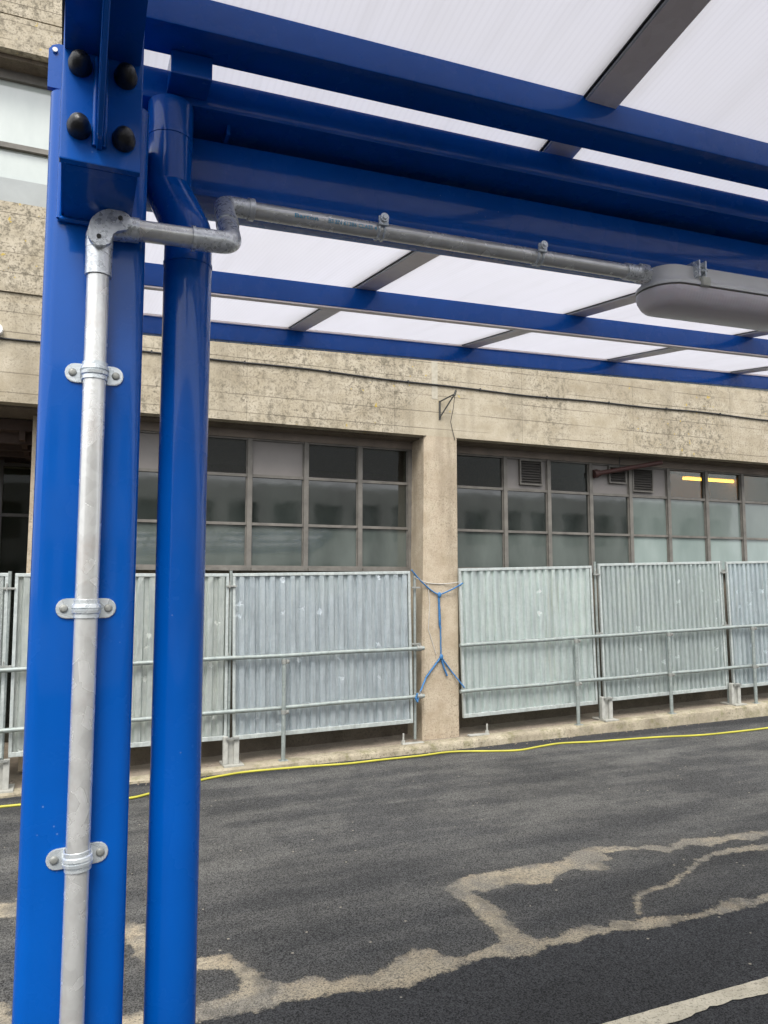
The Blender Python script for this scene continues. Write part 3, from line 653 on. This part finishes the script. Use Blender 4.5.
# prop screws beside the pillar
for i, (x, s, lb) in enumerate(((3.70, 1, 'flat screw jack on the kerb left of the pillar foot'), (4.86, -1, 'flat screw jack on the kerb right of the pillar foot'))):
    z = zk(x)-.004; r = root('screw_jack', (x, 8.44, z), lb, 'screw jack', 'flat screw jacks either side of the pillar foot')
    bm = B(); box(bm, min(x, x+.28*s), max(x, x+.28*s), 8.40, 8.46, z, z+.018, bev=.003); obj('base_plate', bm, r_foot, r)
    bm = B(); tube(bm, [(x+.02*s, 8.43, z+.018), (x+.02*s, 8.43, z+.05)], .024, 6); tube(bm, [(x+.02*s, 8.43, z+.05), (x+.02*s, 8.43, z+.13)], .011, 10); obj('screw', bm, r_foot, r, 35)
# long scaffold rails in front
rails = [((-3.2, 1.17), (3.985, 1.283), 'upper galvanised scaffold rail across the hoarding left of the pillar'), ((-3.2, .585), (3.985, .722), 'lower galvanised scaffold rail across the hoarding left of the pillar'),
         ((4.47, 1.297), (11.4, 1.493), 'upper galvanised scaffold rail across the hoarding right of the pillar'), ((4.47, .745), (11.4, .912), 'lower galvanised scaffold rail across the hoarding right of the pillar')]
for (x0, z0), (x1, z1), lb in rails:
    bm = B(); n_ = 24; pts = [(x0+(x1-x0)*i/n_, 8.42+.004*math.sin(i), z0+(z1-z0)*i/n_+.003*math.sin(i*1.3)) for i in range(n_+1)]
    tube(bm, pts, .0235, 14); obj('scaffold_rail', bm, SCAFF, None, 50, base=(x0, 8.42, z0), label=lb, cat='scaffold tube', group='scaffold rails across the hoarding')
ups = [(2.262, 1.255, 'short upright scaffold tube left of the pillar'), (6.15, 1.36, 'short upright scaffold tube in front of the pale panel right of the pillar'), (7.68, 1.41, 'short upright scaffold tube in front of the scuffed panel'), (9.23, 1.46, 'short upright scaffold tube nearest the right edge of the photo')]
zb = zk(2.262)-.006
up0 = root('scaffold_upright', (2.262, 8.37, zb), ups[0][2], 'scaffold tube', 'short scaffold uprights bracing the hoarding')
bm = B(); tube(bm, [(2.262, 8.372, zb+.008), (2.262, 8.372, zb+1.10)], .0235, 14); obj('tube', bm, SCAFF, up0, 50)
bm = B(); box(bm, 2.215, 2.31, 8.33, 8.415, zb, zb+.008); obj('foot_plate', bm, SCAFF, up0)
for zz in (zb+.52, zb+1.065):
    bm = B(); tube(bm, [(2.262, 8.372, zz-.022), (2.262, 8.372, zz+.022)], .031, 14); box(bm, 2.285, 2.315, 8.345, 8.40, zz-.02, zz+.02, bev=.004); tube(bm, [(2.30, 8.33, zz), (2.30, 8.36, zz)], .009, 6)
    obj('coupler', bm, FIT, up0, 35)
for x, zt, lb in ups[1:]:
    c = copy_tree(up0); c.location = (x, 8.37, zk(x)-.006+(0)); c['label'] = lb
    c.rotation_euler = (0, R(-.6), 0)
# end couplers where the left rails meet the pillar
for x, z, lb in ((3.93, 1.282, 'scaffold coupler on the upper rail end against the pillar'), (3.93, .721, 'scaffold coupler on the lower rail end against the pillar')):
    bm = B(); tube(bm, [(x-.04, 8.42, z), (x+.02, 8.42, z)], .034, 14); box(bm, x-.03, x+.025, 8.44, 8.50, z-.03, z+.03, bev=.005); tube(bm, [(x-.01, 8.40, z+.03), (x-.01, 8.40, z+.065)], .009, 6)
    obj('scaffold_coupler', bm, FIT, None, 35, base=(x, 8.42, z), label=lb, cat='coupler', group='couplers at the rail ends')

# blue twine and white string tied round the pillar
def rope(bm, pts, r, sag=0):
    o = []
    for a, b in zip(pts, pts[1:]):
        a, b = Vector(a), Vector(b)
        for i in range(10): t = i/10; q = a.lerp(b, t); q.z -= sag*4*t*(1-t); q.y += .003*math.sin(i*2.1); o.append(q)
    o.append(Vector(pts[-1])); tube(bm, o, r, 7)
tw = root('twine', (4.25, 8.53, 1.2), 'blue twine knotted in an X shape across the front of the concrete pillar', 'twine')
K1 = (4.245, 8.528, 1.909); K2 = (4.266, 8.528, 1.159)
bm = B(); rope(bm, [(3.85, 8.47, 2.212), (4.07, 8.53, 2.02), K1, (4.55, 8.47, 2.055)], .009, .01)
rope(bm, [K1, (4.262, 8.53, 1.60), K2], .009); rope(bm, [(4.24, 8.523, 1.90), (4.248, 8.523, 1.55), (4.262, 8.523, 1.50)], .013)
rope(bm, [K2, (4.07, 8.53, .93), (3.89, 8.40, .70)], .011); rope(bm, [(4.27, 8.522, 1.165), (4.06, 8.525, .915)], .009); rope(bm, [K2, (4.40, 8.53, .99), (4.555, 8.47, .78)], .009)
rope(bm, [K2, (4.30, 8.52, 1.03), (4.345, 8.52, .93)], .012); rope(bm, [(3.885, 8.39, .76), (3.86, 8.385, .70), (3.885, 8.39, .66), (3.90, 8.40, .71)], .011)
obj('cord', bm, TWINE, tw, 60)
bm = B()
for k in (K1, K2):
    g = bmesh.ops.create_icosphere(bm, subdivisions=2, radius=.028)
    for v in g['verts']: v.co = Vector((v.co.x*.9+k[0], v.co.y*.6+k[1]-.012, v.co.z*1.3+k[2]))
obj('knot', bm, TWINE, tw, 60)
bm = B(); rope(bm, [(3.88, 8.47, 2.13), (4.08, 8.536, 2.06), (4.30, 8.54, 2.045), (4.54, 8.48, 2.075)], .005, .005); rope(bm, [(4.10, 8.536, 2.05), (4.12, 8.53, 1.8), (4.10, 8.535, 1.5), (4.20, 8.535, 1.2)], .004, 0)
obj('string', bm, STRING, None, 60, base=(4.2, 8.53, 2.05), label='thin white string round the pillar just above the blue twine knot', cat='string')

# yellow cable on the road
CAB = [(-3.0, 8.05), (-1.6, 7.99), (-.473, 7.94), (.026, 7.879), (.45, 7.74), (.635, 7.72), (.814, 7.80), (1.332, 8.10), (1.6, 8.20), (1.875, 8.245), (2.43, 8.20), (2.9, 8.12), (3.3, 8.12), (3.787, 8.116), (4.1, 8.15), (4.313, 8.12), (4.70, 7.96), (4.964, 7.889), (5.3, 7.95), (5.602, 7.98), (6.0, 7.88), (6.358, 7.83), (6.9, 7.76), (7.444, 7.637), (8.0, 7.60), (8.559, 7.594), (9.5, 7.65), (10.6, 7.7), (12, 7.6)]
bm = B(); pts = []
P4 = [Vector((x, y, 0)) for x, y in CAB]
for i in range(1, len(P4)-2):
    for j in range(8):
        t = j/8; a, b, c, d = P4[i-1:i+3]
        q = .5*((2*b)+(c-a)*t+(2*a-5*b+4*c-d)*t*t+(3*b-a-3*c+d)*t*t*t); q.z = zr(q.x)+.0125+.002*math.sin(q.x*2.3); pts.append(q)
tube(bm, pts, .0115, 10); obj('yellow_cable', bm, YEL, None, 60, base=(4, 8.1, .1), label='yellow cable lying in shallow waves on the tarmac along the kerb', cat='cable')

# ------------------------------------------------------------------ the blue canopy
cn = root('canopy', (.02, 1.0, .04), 'blue painted steel canopy with opal ribbed roof sheets, square post and round downpipe', 'canopy')
def zn(y): return 2.772+.19*(1.045-y)                 # underside of rafters, near wing
def zf(y): return 2.738+.145*(y-1.1)                   # far wing
def frame_at(X):
    """square post, bracket with bolts and gusset, near and far arm at station X"""
    dz = SL*X
    bm = B(); sweep(bm, [(X+.020, 1.0, zr(X)+.012), (X+.020, 1.0, 2.632+dz)], rrect(.113, .118, .015, 6), up=Vector((0, 1, 0))); post = obj('post', bm, BLUE, cn, 50)
    bm = B(); box(bm, X-.10, X+.14, .87, 1.13, zr(X), zr(X)+.012, bev=.002); bp = obj('base_plate', bm, BLUE, cn)
    bm = B()
    for a in (-.08, .12):
        for b in (.89, 1.11): tube(bm, [(X+a, b, zr(X)+.012), (X+a, b, zr(X)+.035)], .012, 6)
    obj('anchor_bolt', bm, ZINC, bp)
    # ear plate on the back corner
    bm = B(); o = [(X-.041, 2.645+dz), (X-.041, 2.693+dz), (X-.037, 2.699+dz), (X-.030, 2.702+dz), (X+.06, 2.702+dz), (X+.06, 2.645+dz)]
    prism(bm, o, .962, .970); ep = obj('cap_plate', bm, BLUE, cn)
    bm = B(); tube(bm, [(X-.034, .959, 2.692+dz), (X-.034, .9625, 2.692+dz)], .003, 10); obj('hole_daylight_disc', bm, WHITEAL, ep)  # white disc painted as daylight showing through the ear plate
    # stub box sticking out of the post towards the near wing
    bm = B(); o = [(X-.020, 0), (X+.0575, 0)]
    x0, x1 = X-.0195, X+.0570
    vs_ = []
    for x in (x0, x1):
        vs_.append([bm.verts.new(p) for p in ((x, .832, 2.486+dz), (x, .939, 2.474+dz), (x, .939, 2.66+dz), (x, .832, 2.66+dz))])
    for i in range(4): bm.faces.new((vs_[0][i], vs_[0][(i+1) % 4], vs_[1][(i+1) % 4], vs_[1][i]))
    bm.faces.new(vs_[0]); bm.faces.new(vs_[1][::-1])
    bmesh.ops.bevel(bm, geom=bm.edges[:], offset=.003, segments=2, affect='EDGES'); obj('stub', bm, BLUE, cn, 40)
    bm = B(); box(bm, X-.0215, X+.0585, .821, .8315, 2.484+dz, 2.74+dz, bev=.0015); e = obj('end_plate', bm, BLUE, cn)
    # weld bead round stub foot
    bm = B(); tube(bm, [(X-.022, .937, 2.472+dz), (X+.060, .937, 2.472+dz)], .0035, 8); tube(bm, [(X-.0215, .937, 2.472+dz), (X-.0215, .937, 2.65+dz)], .0035, 8); obj('weld_bead', bm, BLUE, e, 60)
    for bx, bz in ((-.0045, 2.587), (.0405, 2.585), (-.0035, 2.519), (.0405, 2.515)):
        c = Vector((X+bx, .821, bz+dz)); bm = B(); rs = [(.0118, 0), (.0120, .005), (.0112, .007), (.0106, .010), (.0094, .0145), (.0070, .018), (.0035, .020), (.0008, .0205)]
        rr = [[bm.verts.new(c+Vector((r*math.cos(a*PI/12), -d, r*math.sin(a*PI/12)))) for a in range(24)] for r, d in rs]
        for p, q in zip(rr, rr[1:]):
            for i in range(24): bm.faces.new((p[i], p[(i+1) % 24], q[(i+1) % 24], q[i]))
        bm.faces.new(rr[-1]); bm.faces.new(rr[0]); obj('bolt_cap', bm, RUBBER, e, 60)
    # near arm : I section rising towards the near eave
    def arm(name, ya, za, yb, zb_, dep):
        d = Vector((0, yb-ya, zb_-za)).normalized(); u = Vector((0, -d.z, d.y)) if d.y > 0 else Vector((0, d.z, -d.y))
        bm = B()
        for (w0, w1, h0, h1) in ((-.0375, .0375, 0, .007), (-.003, .003, .007, dep-.007), (-.0375, .0375, dep-.007, dep)):
            q = []
            for p in (Vector((X+.0175, ya, za)), Vector((X+.0175, yb, zb_))):
                q.append([bm.verts.new(p+Vector((w, 0, 0))+u*h) for w, h in ((w0, h0), (w1, h0), (w1, h1), (w0, h1))])
            for i in range(4): bm.faces.new((q[0][i], q[0][(i+1) % 4], q[1][(i+1) % 4], q[1][i]))
            bm.faces.new(q[0]); bm.faces.new(q[1][::-1])
        return obj(name, bm, BLUE, cn)
    arm('arm', .820, 2.603+dz, -.25, 2.603+.19*1.07+dz, .14)
    arm('arm', 1.06, 2.50+dz, 2.72, 2.50+.19*1.66+.035+dz, .10)
    # gusset fin under the near arm
    bm = B(); vsx = []
    for x in (X+.0135, X+.0195):
        vsx.append([bm.verts.new(p) for p in ((x, .8205, 2.500+dz), (x, .800, 2.503+dz), (x, .615, 2.638+dz), (x, .60, 2.6435+dz), (x, .8205, 2.602+dz))])
    for i in range(5): bm.faces.new((vsx[0][i], vsx[0][(i+1) % 5], vsx[1][(i+1) % 5], vsx[1][i]))
    bm.faces.new(vsx[0]); bm.faces.new(vsx[1][::-1]); bmesh.ops.bevel(bm, geom=bm.edges[:], offset=.001, segments=1, affect='EDGES'); obj('gusset', bm, BLUE, cn)
    bm = B(); tube(bm, [(X+.0115, .819, 2.503+dz), (X+.0115, .819, 2.60+dz)], .0025, 8); tube(bm, [(X+.0215, .819, 2.503+dz), (X+.0215, .819, 2.60+dz)], .0025, 8); obj('weld_bead', bm, BLUE, e, 60)
frame_at(0.0)
XE = 5.12
frame_at(5.04)
def beam(name, x0, x1, y0, y1, z0, z1, bev=.004, mats=BLUE, parent=None, segs=1):
    bm = B(); box(bm, x0, x1, y0, y1, z0, z1, bev=bev); slope(bm); return obj(name, bm, mats, parent or cn, 45)
beam('purlin', .056, XE, .937, 1.000, 2.755, 2.8005, .003)          # near valley purlin
beam('gutter', -.02, XE, 1.032, 1.205, 2.712, 2.758, .006)
bm = B(); box(bm, -.02, XE, 1.20, 1.215, 2.712, 2.80); slope(bm); obj('gutter_lip', bm, BLUE, cn)
beam('tie_beam', .045, XE, 1.081, 1.161, 2.610, 2.6965, .006)
beam('purlin', -.02, XE, 1.965, 1.985, 2.803, 2.862, .002)
beam('purlin', -.02, XE, 2.690, 2.720, 2.908, 2.969, .002)
for y in (.30, -.33): beam('purlin', -.02, XE, y, y+.06, zn(y+.06)-.055, zn(y+.06)-.001, .003)
# thin bright drip edges
bm = B(); box(bm, -.02, XE, 1.967, 1.985, 2.7985, 2.8025); slope(bm); obj('drip_edge', bm, RAFT, cn)
bm = B(); box(bm, -.02, XE, 2.682, 2.6885, 2.968, 2.977); slope(bm); obj('drip_edge', bm, RAFT, cn)
# cleat joining purlin and gutter above the downpipe
bm = B(); box(bm, .104, .158, .984, 1.0315, 2.722, 2.7545, bev=.002); slope(bm); obj('cleat', bm, BLUE, cn)
bm = B(); box(bm, .192, .197, 1.06, 1.15, 2.697, 2.7115); slope(bm); obj('cleat', bm, BLUE, cn)

# downpipe with swan neck
bm = B(); pth = [(.134, 1.0, zr(.1)+.02), (.134, 1.0, 2.45)]
a = arc_pts((.134, 1.0, 2.3), (.134, 1.0, 2.508), (.112, 1.045, 2.590), .035, 4); b = arc_pts((.134, 1.0, 2.508), (.112, 1.045, 2.582), (.112, 1.045, 2.72), .03, 4)
pth = [pth[0], (.134, 1.0, 1.2), (.134, 1.0, 2.3)]+a+b+[(.112, 1.045, 2.7055)]
sweep(bm, pth, circ(.0305, 32), up=Vector((0, 1, 0))); dpz = obj('downpipe', bm, BLUE, cn, 60)
for c in (Vector((.134, 1.0, 2.462)), Vector((.112, 1.045, 2.655))):
    bm = B(); tube(bm, [c, c+Vector((0, 0, .004))], .0314, 32); obj('pipe_joint', bm, BLUE, dpz, 50)
# rafters, glazing gaskets and roof sheets
RX = [0.004+.72*i for i in range(8)]
SW = .060
for i, x in enumerate(RX):
    x0 = x if i else -.03
    for wing in (0, 1):
        ya, yb, fz = ((1.120, -.33, zn) if wing == 0 else (1.135, 2.752, zf))
        def bar(bm, xa, xb, h0, h1, mi=0):
            q = []
            for y in (ya, yb):
                z = fz(y)
                q.append([bm.verts.new((u, y, z+h+SL*(x-.3))) for u, h in ((xa, h0), (xb, h0), (xb, h1), (xa, h1))])
            fs = [bm.faces.new((q[0][k], q[0][(k+1) % 4], q[1][(k+1) % 4], q[1][k])) for k in range(4)]+[bm.faces.new(q[0]), bm.faces.new(q[1][::-1])]
        bm = B(); bar(bm, x0+.008, x0+SW+.003, .0, .006); rf = obj('rafter', bm, RAFT, cn)
        bm = B(); bar(bm, x0+.0045, x0+.008, .001, .0065); obj('glazing_trim', bm, WHITEAL, rf)
        bm = B(); bar(bm, x0+.0005, x0+.0045, .004, .0065); obj('gasket', bm, GASKET, rf)
    if i < 7:
        for wing in (0, 1):
            ya, yb, fz = ((1.125, -.36, zn) if wing == 0 else (1.145, 2.79, zf)); bm = B()
            q = []
            for y in (ya, yb): q.append([bm.verts.new((u, y, fz(y)+h+SL*(u-.3))) for u, h in ((x0+.0035, .007), (RX[i+1]+.05, .007), (RX[i+1]+.05, .017), (x0+.0035, .017))])
            # sheets butt over the rafters
            for qq in q:
                for k in (1, 2): qq[k].co.x = RX[i+1]-.0005; qq[k].co.z = qq[0 if k == 1 else 3].co.z+SL*(RX[i+1]-x0)
            for k in range(4): bm.faces.new((q[0][k], q[0][(k+1) % 4], q[1][(k+1) % 4], q[1][k]))
            bm.faces.new(q[0]); bm.faces.new(q[1][::-1]); obj('roof_sheet', bm, POLY, cn)

# ------------------------------------------------------------------ conduit run
cd = root('conduit', (.021, .93, .6), 'galvanised conduit clipped up the blue post and along under the beam to the lamp', 'conduit')
CX, CY, CR = .0228, .9265, .0125
bm = B(); tube(bm, [(CX, CY, zr(0)+.35), (CX, CY, 1.0), (CX, CY, 2.42)], CR, 24); obj('pipe', bm, CONDUIT, cd, 60)
bm = B(); tube(bm, [(CX, CY, 2.405), (CX, CY, 2.437)], .0148, 24)
o = arc_pts((CX, CY, 2.42), (CX, CY, 2.4665), (.06, CY, 2.4675), .017, 8)
tube(bm, [(CX, CY, 2.437)]+o+[(.052, CY, 2.4675)], .0152, 24); tube(bm, [(.050, CY, 2.4675), (.066, CY, 2.4678)], .0146, 24)
el = obj('inspection_elbow', bm, CAST, cd, 50)
LID = [(0.0102, 2.4529), (0.0127, 2.4634), (0.0197, 2.4719), (0.0285, 2.4776), (0.0394, 2.4797), (0.0487, 2.4783), (0.0544, 2.4733), (0.0565, 2.4675), (0.053, 2.4596), (0.0457, 2.4554), (0.0384, 2.4529), (0.0357, 2.4456), (0.0334, 2.4384), (0.0245, 2.4336), (0.0155, 2.4352), (0.0105, 2.4431)]
bm = B()
Lc = (sum(p[0] for p in LID)/len(LID), sum(p[1] for p in LID)/len(LID))
def dense(P):
    o = []; n_ = len(P)
    for i in range(n_):
        a, b, c, d = [Vector(P[(i+k) % n_]) for k in (-1, 0, 1, 2)]
        for j in range(4):
            t = j/4; o.append(tuple(.5*((2*b)+(c-a)*t+(2*a-5*b+4*c-d)*t*t+(3*b-a-3*c+d)*t*t*t)))
    return o
LD = dense([(x, z-.0005) for x, z in LID])
prism(bm, LD, .9035, .9115); bmesh.ops.bevel(bm, geom=[e for e in bm.edges if all(abs(v.co.y-.9035) < 1e-5 for v in e.verts)], offset=.0012, segments=2, affect='EDGES')
lid = obj('cover_plate', bm, ZINC if 0 else CAST, el, 35)
for sx, sz in ((.0215, 2.4435), (.044, 2.469)):
    bm = B(); tube(bm, [(sx, .9042, sz), (sx, .9020, sz)], .0026, 12); obj('screw', bm, IRON, lid, 40)
# short run to the double elbow, then up to the beam
zl = 2.4685
bm = B(); tube(bm, [(.062, CY, zl-.0005), (.150, CY, zl+.002)], CR, 24); obj('pipe', bm, CONDUIT, cd, 60)
A0 = Vector((.128, CY, zl+.001)); A1 = Vector((.176, CY, zl+.003)); A2 = Vector((.190, 1.062, 2.588)); A3 = Vector((.260, 1.066, 2.591))
bm = B(); tube(bm, [A0, A0.lerp(A1, .08)], .0153, 24)
o = [A0.lerp(A1, .05)]+arc_pts(A0, A1, A2, .016, 8)+[A1.lerp(A2, .45)]
tube(bm, o, .0138, 24); tube(bm, [A1.lerp(A2, .42), A1.lerp(A2, .52)], .0152, 24); obj('elbow', bm, CAST, cd, 50)
bm = B(); o = [A1.lerp(A2, .52)]+arc_pts(A1, A2, A3, .016, 8)+[A2.lerp(A3, .55)]
tube(bm, o, .0138, 24); tube(bm, [A2.lerp(A3, .5), A2.lerp(A3, .62)], .0158, 24); obj('elbow', bm, CAST, cd, 50)
L0 = Vector((.232, 1.066, 2.5900)); L1 = Vector((.946, 1.070, 2.6085))
bm = B(); tube(bm, [L0, L1], CR, 24); obj('pipe', bm, CONDUIT, cd, 60)
bm = B(); tube(bm, [L1.lerp(L0, .055), L1+Vector((.004, 0, 0))], .0148, 24); tube(bm, [L1+Vector((-.010, 0, 0)), L1+Vector((.012, 0, 0))], .0175, 6); obj('coupler', bm, CAST, cd, 40)
# flat saddles on the post
def stad(cx, cz, w, h, n_=8):
    o = []
    for k in range(n_+1): a = R(-90+180*k/n_); o.append((cx+w/2-h/2+h/2*math.cos(a), cz+h/2*math.sin(a)))
    for k in range(n_+1): a = R(90+180*k/n_); o.append((cx-w/2+h/2+h/2*math.cos(a), cz+h/2*math.sin(a)))
    return o
for z, tl in ((2.292, 0), (2.022, 0), (1.752, -.06), (1.3, 0)):
    bm = B(); prism(bm, stad(CX, z, .064, .0225), .9385, .9406)
    bmesh.ops.bevel(bm, geom=[e for e in bm.edges if all(abs(v.co.y-.9385) < 1e-5 for v in e.verts)], offset=.0007, segments=2, affect='EDGES')
    pr = [(-.0105, 0), (-.0100, .0012), (-.0055, .0012), (-.0045, .0026), (-.0012, .0030), (-.0006, .0012), (.0006, .0012), (.0012, .0030), (.0045, .0026), (.0055, .0012), (.0100, .0012), (.0105, 0)]
    g = []
    for k in range(17):
        a = R(180+180*k/16); row = []
        for dz_, h in pr:
            r = CR+.0003+h; row.append(bm.verts.new((CX+r*math.cos(a), CY+r*math.sin(a)*1.0, z+dz_)))
        g.append(row)
    for p, q in zip(g, g[1:]):
        for k in range(len(pr)-1): bm.faces.new((p[k], p[k+1], q[k+1], q[k]))
    for row in (g[0], g[-1]):
        pass
    for sgn, row in ((-1, g[0]), (1, g[-1])):       # legs of the strap down to the lobes
        low = [bm.verts.new((v.co.x, .9387, v.co.z)) for v in row]
        for k in range(len(pr)-1): bm.faces.new((row[k], row[k+1], low[k+1], low[k]))
    if tl:
        M = Matrix.Translation((CX, 0, z)) @ Matrix.Rotation(tl, 4, 'Y') @ Matrix.Translation((-CX, 0, -z))
        for v in bm.verts: v.co = M @ v.co
    s = obj('saddle', bm, ZINC, cd, 35)
    for sx in (-.0235, .0235):
        sz = z-tl*sx; bm = B(); c = Vector((CX+sx, .9385, sz)); rs = [(.0046, 0), (.0044, .0014), (.0030, .0022), (.0012, .0024)]
        rr = [[bm.verts.new(c+Vector((r*math.cos(a*PI/8), -d, r*math.sin(a*PI/8)))) for a in range(16)] for r, d in rs]
        for p, q in zip(rr, rr[1:]):
            for k in range(16): bm.faces.new((p[k], p[(k+1) % 16], q[(k+1) % 16], q[k]))
        bm.faces.new(rr[-1]); obj('screw', bm, FIT, s, 60)
# spacer saddles hanging the run from the beam
for x in (.432, .722):
    t = (x-L0.x)/(L1.x-L0.x); c = L0.lerp(L1, t); zb_ = 2.610+SL*(x-.3)
    bm = B(); rr_ = CR+.0008
    for dx in (-.0045, .0045):
        tube(bm, [(x+dx, c.y+rr_*math.cos(R(a)), c.z+rr_*math.sin(R(a))) for a in range(-200, 21, 20)], .0022, 8)
    box(bm, x-.008, x+.008, c.y-.019, c.y-.0142, c.z+.002, c.z+.016, bev=.001); box(bm, x-.008, x+.008, c.y+.0135, c.y+.021, c.z-.002, zb_-.001, bev=.001)
    s = obj('saddle', bm, ZINC, cd, 50)
    bm = B(); tube(bm, [(x, c.y-.0192, c.z+.0125), (x, c.y-.026, c.z+.0125)], .0068, 16); bmesh.ops.bevel(bm, geom=[e for e in bm.edges if all(abs(v.co.y-(c.y-.026)) < 1e-4 for v in e.verts)], offset=.003, segments=2, affect='EDGES'); obj('screw', bm, ZINC, s, 40)
# blue stencilled print, wrapped round the pipe
def wrap_text(txt, x0, width, h):
    cu = D.curves.new('printed_text', 'FONT'); cu.body = txt; cu.size = 1; cu.offset = .012; cu.resolution_u = 2
    t = D.objects.new('tmp_text', cu); COL.objects.link(t); dg = bpy.context.evaluated_depsgraph_get(); dg.update()
    me = D.meshes.new_from_object(t.evaluated_get(dg)); D.objects.remove(t)
    bm = B(); bm.from_mesh(me)
    bmesh.ops.triangulate(bm, faces=bm.faces[:])
    xs_ = [v.co.x for v in bm.verts]; a, b = min(xs_), max(xs_); k = width/(b-a)
    for v in bm.verts:
        x = x0+(v.co.x-a)*k; s = v.co.y*h; th = R(204)-s/CR      # angle on the pipe, camera side
        t_ = (x-L0.x)/(L1.x-L0.x); c = L0.lerp(L1, t_)
        v.co = Vector((x, c.y+(CR+.0003)*math.cos(th), c.z+(CR+.0003)*math.sin(th)))
    return obj('printed_text', bm, BLUEINK, cd)
wrap_text('Barton', .293, .036, .0085); wrap_text('BS EN 61386 CLASS 4', .345, .078, .0085)

# ------------------------------------------------------------------ lamp
lp = root('light_fitting', (1.55, 1.12, 2.66), 'unlit grey weatherproof strip light with opal diffuser, hung under the blue beam', 'light fitting')
def loft(levels, x0, x1, yc, wid, z0):
    bm = B(); rr = []
    for ins, z in levels:
        w = wid-2*ins; L = (x1-ins)-(x0+ins); o = []
        r = w/2*.995
        for k in range(13): a = R(-90+180*k/12); o.append((x1-ins-r+r*math.cos(a), yc+r*math.sin(a)))
        for k in range(13): a = R(90+180*k/12); o.append((x0+ins+r+r*math.cos(a), yc+r*math.sin(a)))
        rr.append([bm.verts.new((x, y, z0+z)) for x, y in o])
    n_ = len(rr[0])
    for p, q in zip(rr, rr[1:]):
        for i in range(n_): bm.faces.new((p[i], p[(i+1) % n_], q[(i+1) % n_], q[i]))
    bm.faces.new(rr[0]); bm.faces.new(rr[-1][::-1]); slope(bm, None); return bm
X0, X1, LY, LZ = .966, 2.22, 1.092, 2.6040
obj('body', loft([(.013, .0055), (.012, .0045), (.0115, -.012), (.010, -.018), (.006, -.022), (.002, -.025), (.0, -.028), (.0, -.033)], X0, X1, LY, .108, LZ), GREY_BODY, lp, 35)
obj('diffuser', loft([(.0015, -.0365), (.001, -.042), (.003, -.050), (.008, -.060), (.015, -.067), (.025, -.070)], X0, X1, LY, .108, LZ), DIFF, lp, 35)
obj('seal', loft([(.0025, -.0332), (.0025, -.0363)], X0, X1, LY, .108, LZ), FRAME, lp, 35)
for x in (1.058, 1.48, 1.88):
    z = LZ+SL*(x-.3); y = LY-.054
    bm = B(); box(bm, x-.010, x+.010, y+.010, y+.0275, z+.0085, z+.013); box(bm, x-.009, x-.006, y-.002, y+.022, z-.018, z+.012); box(bm, x+.006, x+.009, y-.002, y+.022, z-.018, z+.012)
    tube(bm, [(x-.011, y+.0, z-.006), (x+.011, y+.0, z-.006)], .0022, 8); tube(bm, [(x-.010, y+.006, z+.004), (x+.010, y+.006, z+.004)], .002, 8); tube(bm, [(x-.004, y, z-.006), (x, y+.01, z+.010)], .0014, 6); c = obj('clip', bm, ZINC, lp, 40)
    bm = B(); box(bm, x-.004, x+.014, y-.006, y+.004, z-.036, z-.019, bev=.002); obj('clip_tongue', bm, simple('ivory clip plastic', (.62, .62, .54), .5), c)

# ------------------------------------------------------------------ the block across the road (mirrored in the glass and paint)
ob = root('opposite_building', (4, -14, .1), 'pale rendered block with dark window bands across the road behind the camera', 'building')
bm = B()
for z0, z1 in ((.0, 1.3), (2.9, 3.9), (5.5, 6.3)): box(bm, -20, 34, -14.8, -14, z0, z1)
for i in range(30): x = -20+1.85*i; box(bm, x-.32, x+.32, -14.7, -14.02, 1.3, 2.9); box(bm, x-.32, x+.32, -14.7, -14.02, 3.9, 5.5)
obj('wall', bm, FAR, ob)
bm = B()
for z0, z1 in ((1.3, 2.9), (3.9, 5.5)): box(bm, -20, 34, -14.65, -14.6, z0, z1)
obj('window_band', bm, FROSTM, ob)
bm = B(); box(bm, -20, 34, -19, -14.8, 0, 6.2); obj('rear_block', bm, FAR, ob)
